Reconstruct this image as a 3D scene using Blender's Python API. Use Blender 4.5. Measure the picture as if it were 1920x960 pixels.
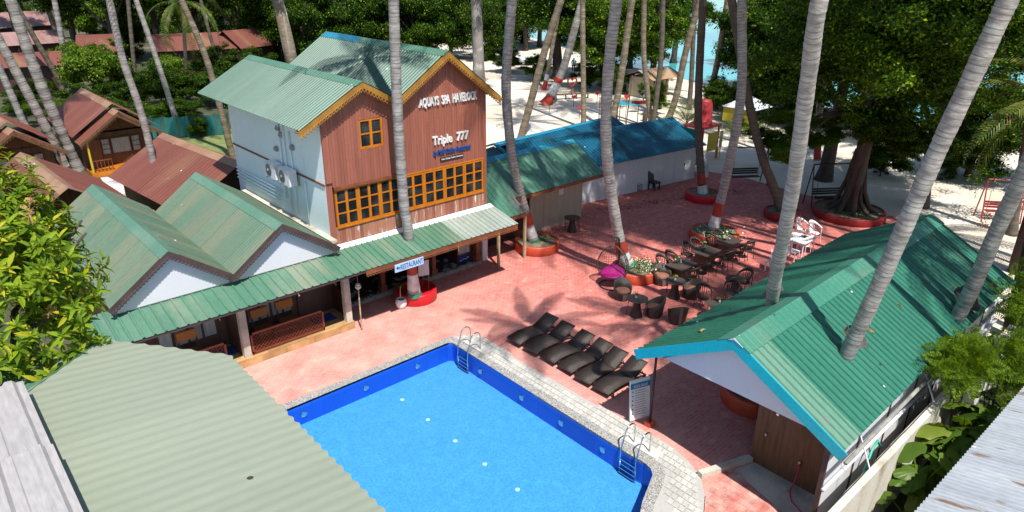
import bpy, math, random
import numpy as np
from mathutils import Vector, Matrix
S = bpy.context.scene
for o in list(bpy.data.objects): bpy.data.objects.remove(o)
rnd = random.Random(7)
COL = S.collection

# ------------------------------------------------------------------ camera
FPX, YAW, PIT, ROL, CH = 1306.118, 0.838615, 0.399919, 0.006637, 12.0
_f = Vector((math.cos(PIT)*math.cos(YAW), math.cos(PIT)*math.sin(YAW), -math.sin(PIT)))
_r = _f.cross(Vector((0, 0, 1))).normalized(); _u = _r.cross(_f)
_c, _s = math.cos(ROL), math.sin(ROL)
CR, CU, CB = _c*_r+_s*_u, -_s*_r+_c*_u, -_f
CAM = Vector((0, 0, CH))
cd = bpy.data.cameras.new('camera'); cam = bpy.data.objects.new('camera', cd); COL.objects.link(cam)
cd.sensor_fit = 'HORIZONTAL'; cd.sensor_width = 36; cd.lens = FPX/1920*36; cd.clip_start = .1; cd.clip_end = 6000
cam.matrix_world = Matrix(((CR.x, CU.x, CB.x, 0), (CR.y, CU.y, CB.y, 0), (CR.z, CU.z, CB.z, CH), (0, 0, 0, 1)))
S.camera = cam
# ------------------------------------------------------------------ light
SD = Vector((.21, .56, -1))                 # way the sunlight travels
elev = math.atan2(1, math.hypot(SD.x, SD.y))
w = bpy.data.worlds.new('World'); S.world = w; w.use_nodes = True
nt = w.node_tree; sky = nt.nodes.new('ShaderNodeTexSky'); sky.sky_type = 'NISHITA'; sky.sun_disc = False
sky.sun_elevation = elev; sky.sun_rotation = math.atan2(-SD.x, -SD.y); sky.dust_density = .6
bg = nt.nodes['Background']; bg.inputs[1].default_value = .11; nt.links.new(sky.outputs[0], bg.inputs[0])
sl = bpy.data.lights.new('sun', 'SUN'); sl.energy = 5.0; sl.angle = math.radians(.53); sl.color = (1, .95, .87)
so = bpy.data.objects.new('sun', sl); COL.objects.link(so); so.rotation_euler = SD.to_track_quat('-Z', 'Y').to_euler(); so.location = (-10, -20, 60)
S.view_settings.view_transform = 'Standard'; S.view_settings.look = 'None'; S.view_settings.gamma = 1
S.view_settings.exposure = .45; S.view_settings.use_curve_mapping = False
S.cycles.max_bounces = 8; S.cycles.transparent_max_bounces = 12; S.cycles.caustics_reflective = False; S.cycles.caustics_refractive = False

def ray(x, y): return CR*((x-960)/FPX) + CU*(-(y-480)/FPX) - CB
def g(x, y, z=0.):                          # where a sight line meets the level z
    d = ray(x, y); return CAM + d*((z-CH)/d.z)

# ------------------------------------------------------------------ materials
MATS = {}
def _nodes(name):
    m = bpy.data.materials.new(name); m.use_nodes = True; MATS[name] = m
    return m, m.node_tree.nodes, m.node_tree.links, m.node_tree.nodes['Principled BSDF']
def N(n, t, **k):
    x = n.new(t)
    for a, b in k.items(): setattr(x, a, b)
    return x
def c4(c): return (c[0], c[1], c[2], 1)
def M(name, c1, c2=None, scale=2., rough=.6, metal=0., bump=0., bs=40., stretch=(1, 1, 1), lo=.35, hi=.65, rand=0., fine=.12, spec=.5, c3=None, s3=.5, lo3=.5, hi3=.7, obj=False, speck=0):
    m, n, l, p = _nodes(name)
    p.inputs['Roughness'].default_value = rough; p.inputs['Metallic'].default_value = metal; p.inputs['Specular IOR Level'].default_value = spec
    if obj: src = N(n, 'ShaderNodeTexCoord').outputs['Object']
    else: src = N(n, 'ShaderNodeNewGeometry').outputs['Position']
    mp = N(n, 'ShaderNodeMapping'); mp.inputs['Scale'].default_value = stretch; l.new(src, mp.inputs[0])
    def noise(sc, det=6): 
        t = N(n, 'ShaderNodeTexNoise'); t.inputs['Scale'].default_value = sc; t.inputs['Detail'].default_value = det; l.new(mp.outputs[0], t.inputs[0]); return t
    def ramp(t, a, b):
        r = N(n, 'ShaderNodeMapRange'); r.inputs[1].default_value = a; r.inputs[2].default_value = b; l.new(t.outputs[0], r.inputs[0]); return r.outputs[0]
    def mix(f, a, b, bt='MIX'):
        x = N(n, 'ShaderNodeMix', data_type='RGBA', blend_type=bt)
        for sck, v in ((x.inputs[0], f), (x.inputs[6], a), (x.inputs[7], b)):
            if isinstance(v, (tuple, list)): sck.default_value = c4(v)
            elif isinstance(v, (int, float)): sck.default_value = v
            else: l.new(v, sck)
        return x.outputs[2]
    col = c1
    if c2 is not None: col = mix(ramp(noise(scale), lo, hi), c1, c2)
    if c3 is not None: col = mix(ramp(noise(s3, 4), lo3, hi3), col, c3)
    if fine:
        fr = ramp(noise(scale*11+7, 3), .3, .7)
        col = mix(fine, col, mix(fr, (0, 0, 0), (1, 1, 1)), 'OVERLAY')
    if speck:
        vo = N(n, 'ShaderNodeTexVoronoi'); vo.inputs['Scale'].default_value = speck; l.new(N(n, 'ShaderNodeNewGeometry').outputs['Position'], vo.inputs[0])
        lt_ = N(n, 'ShaderNodeMath', operation='LESS_THAN'); l.new(vo.outputs['Distance'], lt_.inputs[0]); lt_.inputs[1].default_value = .055
        sc_ = N(n, 'ShaderNodeSeparateColor'); l.new(vo.outputs['Color'], sc_.inputs[0]); sel = N(n, 'ShaderNodeMath', operation='GREATER_THAN'); l.new(sc_.outputs[0], sel.inputs[0]); sel.inputs[1].default_value = .45
        mm = N(n, 'ShaderNodeMath', operation='MULTIPLY'); l.new(lt_.outputs[0], mm.inputs[0]); l.new(sel.outputs[0], mm.inputs[1])
        gt = N(n, 'ShaderNodeMath', operation='GREATER_THAN'); l.new(sc_.outputs[1], gt.inputs[0]); gt.inputs[1].default_value = .35
        col = mix(mm.outputs[0], col, mix(gt.outputs[0], (.05, .04, .03), (.72, .72, .68)))
    if rand:
        oi = N(n, 'ShaderNodeObjectInfo'); r = N(n, 'ShaderNodeMapRange'); r.inputs[3].default_value = 1-rand; r.inputs[4].default_value = 1+rand*.6
        l.new(oi.outputs['Random'], r.inputs[0]); hv = N(n, 'ShaderNodeHueSaturation'); l.new(r.outputs[0], hv.inputs['Value'])
        if isinstance(col, (tuple, list)): hv.inputs['Color'].default_value = c4(col)
        else: l.new(col, hv.inputs['Color'])
        col = hv.outputs[0]
    if isinstance(col, (tuple, list)): p.inputs['Base Color'].default_value = c4(col)
    else: l.new(col, p.inputs['Base Color'])
    if bump:
        b = N(n, 'ShaderNodeBump'); b.inputs['Strength'].default_value = bump; b.inputs['Distance'].default_value = .02
        t = noise(bs, 4); l.new(t.outputs[0], b.inputs['Height']); l.new(b.outputs[0], p.inputs['Normal'])
    return m

def leafmat(name, dark, light, yellow=None, trans=.35, rough=.42, objrand=False, spec=.14):
    m, n, l, p = _nodes(name)
    gm = N(n, 'ShaderNodeNewGeometry'); src = gm.outputs['Random Per Island']
    if objrand: src = N(n, 'ShaderNodeObjectInfo').outputs['Random']
    r = N(n, 'ShaderNodeValToRGB'); e = r.color_ramp.elements
    e[0].color = c4(dark); e[1].color = c4(light); e[1].position = .85
    if yellow: x = e.new(.97); x.color = c4(yellow)
    l.new(src, r.inputs[0]); l.new(r.outputs[0], p.inputs['Base Color']); p.inputs['Roughness'].default_value = rough; p.inputs['Specular IOR Level'].default_value = spec
    tr = N(n, 'ShaderNodeBsdfTranslucent'); hs = N(n, 'ShaderNodeHueSaturation'); hs.inputs['Value'].default_value = 1.3; hs.inputs['Saturation'].default_value = 1.15; hs.inputs['Hue'].default_value = .485
    l.new(r.outputs[0], hs.inputs['Color']); l.new(hs.outputs[0], tr.inputs[0])
    mx = N(n, 'ShaderNodeMixShader'); mx.inputs[0].default_value = trans; l.new(p.outputs[0], mx.inputs[1]); l.new(tr.outputs[0], mx.inputs[2])
    l.new(mx.outputs[0], n['Material Output'].inputs[0]); return m

GR = (1, .12, .12)
M('sand', (.72, .66, .56), (.60, .53, .43), .35, .9, bump=.35, bs=9, c3=(.46, .39, .30), s3=.09, lo3=.52, hi3=.7)
M('soil', (.085, .07, .042), (.04, .06, .02), .5, .95, bump=.4, bs=12, c3=(.18, .155, .10), s3=.16, lo3=.58, hi3=.68)
M('lawn', (.10, .17, .035), (.20, .21, .08), 1.2, .95, bump=.5, bs=40)
M('concrete', (.62, .61, .58), (.48, .47, .44), 1.3, .85, bump=.2)
M('concrete_old', (.58, .55, .47), (.36, .33, .27), 1.1, .9, bump=.35, c3=(.22, .2, .16), s3=.8, lo3=.6, hi3=.75)
M('white_paint', (.74, .74, .74), (.62, .62, .61), 1.5, .6, bump=.1)
M('white_wall', (.66, .67, .70), (.58, .59, .62), .8, .7, bump=.15, stretch=(1, 1, .35))
M('wall_weathered', (.66, .64, .58), (.54, .51, .44), 1.1, .85, bump=.3, c3=(.34, .30, .22), s3=1.6, lo3=.56, hi3=.74, stretch=(1, 1, .5))
M('white_plastic', (.78, .79, .80), None, rough=.35, fine=.04)
M('blue_wall', (.74, .83, .85), (.66, .77, .80), .5, .75, bump=.12, stretch=(1, 1, .5), c3=(.56, .65, .68), s3=.7, lo3=.6, hi3=.8)
M('pale_gable', (.60, .61, .67), (.56, .57, .63), .5, .6, bump=.03, fine=.03)
M('clad', (.31, .106, .070), (.265, .088, .058), 1.4, .55, bump=.25, bs=22, stretch=(6, 6, .6), rand=.13)
M('clad_worn', (.37, .16, .105), (.60, .55, .50), 1.6, .7, bump=.25, bs=22, stretch=(6, 6, .8), rand=.1, lo=.57, hi=.64)
M('orange_wood', (.52, .17, .008), (.42, .125, .006), 2, .4, bump=.15, stretch=(5, 5, 1), rand=.08)
M('ochre_trim', (.34, .17, .025), (.24, .11, .015), 3, .55, bump=.1)
M('brown_fascia', (.23, .07, .025), (.15, .045, .02), 3, .6)
M('dark_trim', (.045, .028, .025), (.075, .04, .035), 4, .55)
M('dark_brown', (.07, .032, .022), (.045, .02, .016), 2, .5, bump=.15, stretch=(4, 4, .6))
M('lattice_wood', (.19, .042, .02), (.14, .03, .015), 3, .5)
M('teak', (.26, .11, .03), (.16, .06, .018), 2, .5, stretch=(6, 6, 1))
M('cabin_wood', (.15, .07, .03), (.09, .04, .018), 2.2, .6, bump=.2, stretch=(5, 5, .7))
M('floor_plank', (.50, .32, .15), (.36, .21, .09), 2, .5, bump=.1, stretch=(1, 7, 1), rand=.25)
M('glass', (.010, .013, .015), (.045, .05, .052), 1.7, .06, fine=0, lo=.45, hi=.7)  # grey patches stand in for dim reflections and hints of the interior
M('curtain', (.44, .49, .48), (.28, .33, .33), 2, .9, stretch=(9, 9, .6))
M('black_metal', (.02, .02, .022), None, rough=.45, fine=.05)
M('steel', (.62, .63, .64), None, rough=.16, metal=1., fine=0)
M('rattan', (.050, .037, .031), (.032, .024, .020), 25, .38, bump=.5, bs=140, rand=.15, obj=True)
M('rattan_light', (.085, .062, .05), (.055, .042, .036), 25, .45, bump=.5, bs=140, rand=.1, obj=True)
M('tub_strip', (.17, .155, .14), (.11, .10, .095), 14, .4, obj=True)
M('cushion_tan', (.30, .135, .085), (.24, .10, .07), 6, .85, bump=.1, obj=True)
M('cushion_magenta', (.34, .004, .15), (.16, .002, .08), 14, .55, bump=.5, bs=26, obj=True)
M('planter_red', (.58, .10, .045), (.42, .06, .03), 1.4, .5, bump=.12, c3=(.30, .05, .03), s3=2, lo3=.6, hi3=.75)
M('dark_red_shade', (.30, .02, .022), (.22, .016, .018), 1.4, .6)  # crimson darkened for tree shade on the massive tree's ring; heart frame shares it
M('planter_crimson', (.56, .012, .022), (.42, .01, .018), 1.4, .45)
M('paint_red', (.42, .05, .025), (.30, .035, .02), 5, .6, bump=.4, bs=20)
M('paint_white', (.66, .66, .66), (.45, .45, .45), 5, .7, bump=.4, bs=20, lo=.45, hi=.7)
M('paint_green', (.02, .20, .12), (.05, .16, .10), 5, .6)
M('soil_pot', (.12, .10, .06), (.20, .19, .12), 6, .95, bump=.5)
M('turquoise', (.0, .36, .47), (.0, .32, .43), 1.2, .45)
M('blue_ridge', (.012, .24, .40), (.02, .20, .34), 2, .45)
M('red_steel', (.34, .022, .03), (.26, .018, .022), 4, .5)
M('heart_red', (.52, .03, .025), (.40, .03, .02), 4, .55)
M('yellow', (.55, .42, .03), (.45, .33, .03), 2, .6)
M('brown_post', (.13, .06, .025), None, rough=.7)
M('sign_blue', (.008, .06, .24), None, rough=.4)
M('sign_paleblue', (.42, .60, .80), (.36, .54, .74), 2, .5)
M('pool_rules_blue', (.01, .20, .38), None, rough=.4)
M('fridge_blue', (.01, .03, .20), None, rough=.3)
M('plywood', (.52, .43, .31), (.44, .36, .25), 1.5, .8, stretch=(3, 3, .4), bump=.1)
M('bamboo', (.42, .34, .22), (.30, .23, .13), 4, .6)
M('mat_blue', (.01, .05, .20), None, rough=.9)
M('carpet', (.03, .03, .03), (.42, .41, .38), 3.2, .6, lo=.56, hi=.6)
M('stone', (.33, .32, .29), (.20, .195, .18), 3, .85, bump=.4)
M('net_teal', (.005, .16, .15), (.01, .11, .11), 1.5, .8)
M('hose_pink', (.45, .01, .09), None, rough=.45)
M('hose_green', (.03, .40, .30), None, rough=.45)
M('flower_white', (.75, .75, .70), (.7, .68, .5), 10, .7)
M('flower_yellow', (.55, .40, .03), None, rough=.7)
M('flower_orange', (.62, .14, .015), None, rough=.7)
M('panicle', (.44, .30, .11), (.36, .18, .08), 6, .8)
M('tar', (.11, .105, .10), (.06, .055, .05), 6, .9, bump=.6)
M('grille', (.10, .11, .115), (.07, .075, .08), 20, .6)
M('dry_dark', (.05, .03, .02), None, rough=.9)
M('dry_leaf', (.42, .27, .10), (.28, .16, .06), 6, .9)
M('bark', (.045, .032, .024), (.085, .065, .05), 1.6, .9, bump=.8, bs=7, stretch=(2.4, 2.4, .5))
M('bark_grey', (.27, .25, .235), (.17, .155, .145), 1.1, .9, bump=.5, bs=9, c3=(.40, .39, .37), s3=1.2, lo3=.56, hi3=.66)
M('palm_bark', (.42, .395, .375), (.235, .212, .20), 2.6, .9, bump=.6, bs=8, stretch=(1.5, 1.5, 5), c3=(.43, .44, .41), s3=1.1, lo3=.58, hi3=.7)
M('palm_ring', (.26, .24, .225), (.15, .135, .125), 3, .95)
M('palm_ring_dark', (.15, .12, .09), (.10, .08, .06), 3, .95)
M('palm_bark_tan', (.27, .215, .15), (.165, .125, .085), 1.6, .9, bump=.6, bs=8, stretch=(1.5, 1.5, 5), c3=(.33, .30, .24), s3=.9, lo3=.56, hi3=.7)
M('palm_bark_dark', (.14, .115, .09), (.085, .07, .055), 1.6, .9, bump=.6, bs=8, stretch=(1.5, 1.5, 5))
M('skin', (.26, .13, .08), None, rough=.6); M('shirt', (.38, .62, .85), None, rough=.85); M('trousers', (.02, .022, .03), None, rough=.85); M('hair', (.012, .01, .008), None, rough=.6)
M('tarp_white', (.62, .66, .72), (.48, .54, .62), 1.2, .6)
M('rust_tin', (.40, .23, .10), (.30, .26, .22), .8, .7, bump=.2)
# roof metals: fading and run marks follow the ribs of each roof
def roofmat(name, a, b, c, st, sc=.7, lo3=.52, hi3=.68, rough=.45, rand=.07, s3=.35, fine=.12, bump=.06):
    return M(name, a, b, sc, rough, fine=fine, bump=bump, bs=30, stretch=st, c3=c, s3=s3, lo3=lo3, hi3=hi3, rand=rand, spec=.45, speck=1.5)
roofmat('green_x', (.026, .098, .068), (.034, .112, .080), (.048, .130, .094), (.35, 2.2, .6))            # ribs along x
roofmat('green_moss', (.075, .145, .098), (.100, .152, .103), (.128, .154, .104), (.35, 2.2, .6), s3=.5, lo3=.42, hi3=.62)
roofmat('green_lean', (.070, .185, .122), (.10, .205, .143), (.19, .240, .175), (2.2, .35, .6), s3=.35, lo3=.5, hi3=.62)
roofmat('lean_worn', (.33, .37, .335), (.26, .315, .28), (.19, .28, .23), (2.2, .35, .6))
roofmat('green_pav', (.026, .150, .102), (.034, .170, .117), (.065, .20, .148), (2.2, .35, .6), lo3=.58, hi3=.8)
roofmat('green_pav_shade', (.020, .140, .088), (.028, .158, .102), (.05, .18, .125), (2.2, .35, .6), lo3=.58, hi3=.8)  # darker copy of the pavilion green, the left slope's shade put into its colour
roofmat('pav_patch', (.10, .235, .17), (.125, .25, .185), (.22, .21, .20), (2.2, .35, .6), s3=.6, lo3=.60, hi3=.62)
roofmat('green_cap', (.085, .205, .142), (.11, .225, .16), (.14, .25, .18), (1, 1, 1))
roofmat('pav_cap', (.045, .20, .14), (.06, .22, .155), (.12, .19, .14), (1, 1, 1))
roofmat('annex_green', (.045, .15, .10), (.10, .21, .155), (.17, .16, .15), (2.4, .3, .6), lo3=.6, hi3=.66)
roofmat('blue_tin', (.003, .075, .135), (.007, .10, .17), (.006, .055, .085), (2.4, .3, .6))
roofmat('near_green', (.245, .278, .212), (.255, .286, .22), (.235, .272, .206), (.35, 2.2, .6), rough=.55, fine=.03, bump=.015)
roofmat('near_grey', (.40, .375, .375), (.35, .34, .34), (.32, .33, .33), (2.2, .35, .6), rough=.55)
roofmat('zinc', (.40, .43, .465), (.33, .36, .40), (.22, .15, .10), (2.6, .35, .6), s3=2.4, lo3=.62, hi3=.68, rough=.4)
roofmat('red_tin', (.175, .055, .036), (.145, .043, .030), (.21, .105, .062), (.35, 1.6, .6), lo3=.58, hi3=.72, rough=.6)
roofmat('red_tin_y', (.165, .052, .036), (.14, .042, .031), (.21, .11, .06), (1.6, .35, .6), lo3=.56, hi3=.70, rough=.6)
roofmat('pink_tin', (.30, .19, .185), (.25, .12, .105), (.22, .10, .05), (1.6, .35, .6), lo3=.56, hi3=.66, rough=.65)
roofmat('tan_cap', (.32, .20, .12), (.27, .15, .09), (.22, .10, .07), (1, 1, 1), rough=.6)
leafmat('leaf_dark', (.003, .014, .002), (.034, .092, .005), (.24, .36, .015))  # near-black leaves stand for shade inside the crowns, the brightest for sunlit highlights
leafmat('leaf_mid', (.006, .026, .003), (.085, .18, .008), (.30, .40, .018))
leafmat('leaf_bright', (.03, .085, .008), (.15, .25, .02), (.28, .33, .03))
leafmat('leaf_mango', (.04, .105, .007), (.23, .325, .02), (.46, .42, .03), trans=.35, rough=.48)
leafmat('leaf_mango_one', (.05, .115, .007), (.23, .33, .02), (.44, .40, .03), trans=.35, rough=.48, objrand=True)
leafmat('leaf_acacia', (.05, .115, .01), (.19, .30, .02), (.30, .37, .03), trans=.45, rough=.7)
leafmat('leaf_taro', (.05, .12, .015), (.13, .20, .03), (.22, .25, .04), trans=.3, rough=.35, objrand=True)
leafmat('leaf_palm', (.06, .105, .02), (.15, .19, .04), (.28, .26, .08), trans=.3, rough=.35)

def patio_mat():
    m, n, l, p = _nodes('patio_brick')
    geo = N(n, 'ShaderNodeNewGeometry'); br = N(n, 'ShaderNodeTexBrick'); l.new(geo.outputs['Position'], br.inputs[0])
    br.inputs['Scale'].default_value = 1; br.inputs['Brick Width'].default_value = .22; br.inputs['Row Height'].default_value = .11; br.inputs['Mortar Size'].default_value = .008; br.inputs['Mortar Smooth'].default_value = .3; br.inputs['Bias'].default_value = 0.
    br.inputs['Color1'].default_value = (.56, .145, .122, 1); br.inputs['Color2'].default_value = (.41, .076, .066, 1); br.inputs['Mortar'].default_value = (.58, .28, .23, 1)
    def noi(s, a, b, d=5):
        t = N(n, 'ShaderNodeTexNoise'); t.inputs['Scale'].default_value = s; t.inputs['Detail'].default_value = d; l.new(geo.outputs['Position'], t.inputs[0])
        r = N(n, 'ShaderNodeMapRange'); r.inputs[1].default_value = a; r.inputs[2].default_value = b; l.new(t.outputs[0], r.inputs[0]); return r.outputs[0]
    def mix(f, a, b):
        x = N(n, 'ShaderNodeMix', data_type='RGBA'); l.new(f, x.inputs[0]) if not isinstance(f, float) else setattr(x.inputs[0], 'default_value', f)
        for sck, v in ((x.inputs[6], a), (x.inputs[7], b)):
            if isinstance(v, tuple): sck.default_value = c4(v)
            else: l.new(v, sck)
        return x.outputs[2]
    # the paint is walked bleached by the pool and the terrace, fresher towards the beach
    sx = N(n, 'ShaderNodeSeparateXYZ'); l.new(geo.outputs['Position'], sx.inputs[0])
    fr = N(n, 'ShaderNodeMapRange'); fr.inputs[1].default_value = 11; fr.inputs[2].default_value = 21; fr.inputs[3].default_value = .95; fr.inputs[4].default_value = .06; l.new(sx.outputs[0], fr.inputs[0])
    mu = N(n, 'ShaderNodeMath', operation='MULTIPLY'); l.new(noi(1.1, .05, .95, 10), mu.inputs[0]); l.new(fr.outputs[0], mu.inputs[1])
    col = mix(mu.outputs[0], br.outputs[0], (.76, .46, .395))
    ms = N(n, 'ShaderNodeMath', operation='MULTIPLY'); l.new(noi(3.2, .55, .75, 8), ms.inputs[0]); ms.inputs[1].default_value = .35
    col = mix(ms.outputs[0], col, (.76, .55, .45))
    md = N(n, 'ShaderNodeMath', operation='MULTIPLY'); l.new(noi(.9, .58, .75, 8), md.inputs[0]); md.inputs[1].default_value = .22
    col = mix(md.outputs[0], col, (.24, .06, .05))
    l.new(col, p.inputs['Base Color']); p.inputs['Roughness'].default_value = .75
    b = N(n, 'ShaderNodeBump'); b.inputs['Strength'].default_value = .5; b.inputs['Distance'].default_value = .006; b.invert = True; l.new(br.outputs['Fac'], b.inputs['Height']); l.new(b.outputs[0], p.inputs['Normal'])
patio_mat()
M('paver_red', (.44, .13, .11), (.60, .36, .30), 2.2, .75, bump=.2, rand=.2)
M('paver_pale', (.52, .51, .475), (.45, .44, .41), 1.2, .85, bump=.3, rand=.16)
M('paver_bed', (.40, .39, .37), None, rough=.95)
def gravel():
    m, n, l, p = _nodes('gravel_wash'); geo = N(n, 'ShaderNodeNewGeometry'); v = N(n, 'ShaderNodeTexVoronoi'); v.inputs['Scale'].default_value = 60; l.new(geo.outputs['Position'], v.inputs[0])
    r = N(n, 'ShaderNodeValToRGB'); e = r.color_ramp.elements; e[0].color = (.08, .08, .08, 1); e[0].position = .05; e[1].color = (.50, .49, .465, 1); e[1].position = .9
    s = N(n, 'ShaderNodeSeparateColor'); l.new(v.outputs['Color'], s.inputs[0]); l.new(s.outputs[0], r.inputs[0]); l.new(r.outputs[0], p.inputs['Base Color']); p.inputs['Roughness'].default_value = .7
    b = N(n, 'ShaderNodeBump'); b.inputs['Strength'].default_value = .4; b.inputs['Distance'].default_value = .01; l.new(v.outputs['Distance'], b.inputs['Height']); l.new(b.outputs[0], p.inputs['Normal'])
gravel()
def tiles(name, c, line, sc=.33, ml=.006, speck=False):
    m, n, l, p = _nodes(name); geo = N(n, 'ShaderNodeNewGeometry'); mp = N(n, 'ShaderNodeMapping'); l.new(geo.outputs['Position'], mp.inputs[0])
    br = N(n, 'ShaderNodeTexBrick', offset=0.); l.new(mp.outputs[0], br.inputs[0]); br.inputs['Scale'].default_value = 1; br.inputs['Brick Width'].default_value = sc; br.inputs['Row Height'].default_value = sc; br.inputs['Mortar Size'].default_value = ml
    br.inputs['Color1'].default_value = c4(c); br.inputs['Color2'].default_value = c4([x*.93 for x in c]); br.inputs['Mortar'].default_value = c4(line)
    col = br.outputs[0]
    if speck:                               # small mosaic chips of several blues
        v = N(n, 'ShaderNodeTexVoronoi'); v.inputs['Scale'].default_value = 26; l.new(geo.outputs['Position'], v.inputs[0]); hs = N(n, 'ShaderNodeHueSaturation'); sc_ = N(n, 'ShaderNodeSeparateColor'); l.new(v.outputs['Color'], sc_.inputs[0])
        r = N(n, 'ShaderNodeMapRange'); r.inputs[3].default_value = .82; r.inputs[4].default_value = 1.14; l.new(sc_.outputs[0], r.inputs[0]); l.new(r.outputs[0], hs.inputs['Value']); l.new(col, hs.inputs['Color']); col = hs.outputs[0]
    l.new(col, p.inputs['Base Color']); p.inputs['Roughness'].default_value = .35; return m
tiles('pool_floor', (.105, .365, .78), (.092, .33, .73), .3, speck=True)
tiles('pool_wall', (.012, .10, .60), (.012, .08, .48), .1, .004)
def water():
    m, n, l, p = _nodes('water'); n.remove(p)
    geo = N(n, 'ShaderNodeNewGeometry'); t = N(n, 'ShaderNodeTexNoise'); t.inputs['Scale'].default_value = 7; t.inputs['Detail'].default_value = 6; l.new(geo.outputs['Position'], t.inputs[0])
    b = N(n, 'ShaderNodeBump'); b.inputs['Strength'].default_value = .6; b.inputs['Distance'].default_value = .03; l.new(t.outputs[0], b.inputs['Height'])
    tr = N(n, 'ShaderNodeBsdfTransparent'); tr.inputs[0].default_value = (.72, .93, 1, 1)
    gl = N(n, 'ShaderNodeBsdfGlossy'); gl.inputs['Roughness'].default_value = .03; l.new(b.outputs[0], gl.inputs['Normal'])
    fr = N(n, 'ShaderNodeFresnel'); fr.inputs[0].default_value = 1.33; l.new(b.outputs[0], fr.inputs['Normal'])
    mx = N(n, 'ShaderNodeMixShader'); l.new(fr.outputs[0], mx.inputs[0]); l.new(tr.outputs[0], mx.inputs[1]); l.new(gl.outputs[0], mx.inputs[2]); l.new(mx.outputs[0], n['Material Output'].inputs[0])
water()
M('sea', (.055, .40, .43), (.08, .47, .49), .05, .12, bump=.25, bs=2.2, fine=.03, c3=(.03, .31, .40), s3=.02)

# ------------------------------------------------------------------ mesh helpers
WL = {}
def link(name, me, mat, parent, loc, smooth=False):
    o = bpy.data.objects.new(name, me); COL.objects.link(o)
    if mat and not me.materials: me.materials.append(MATS[mat])
    if smooth: me.shade_smooth()
    loc = Vector(loc)
    if parent is not None: o.parent = parent; o.location = loc - WL[parent.name]
    else: o.location = loc
    WL[o.name] = loc.copy(); return o
def tag(o, label=None, cat=None, group=None, kind=None):
    if label: o['label'] = label
    if cat: o['category'] = cat
    if group: o['group'] = group
    if kind: o['kind'] = kind
    return o
def thing(name, loc, label, cat, group=None):
    o = bpy.data.objects.new(name, None); COL.objects.link(o); o.location = loc; WL[o.name] = Vector(loc); o.empty_display_size = .2
    return tag(o, label, cat, group)
def copy_tree(o, parent=None):
    c = o.copy(); COL.objects.link(c); c.parent = parent; WL[c.name] = Vector(c.location)
    for ch in list(o.children): copy_tree(ch, c)
    return c
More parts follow.
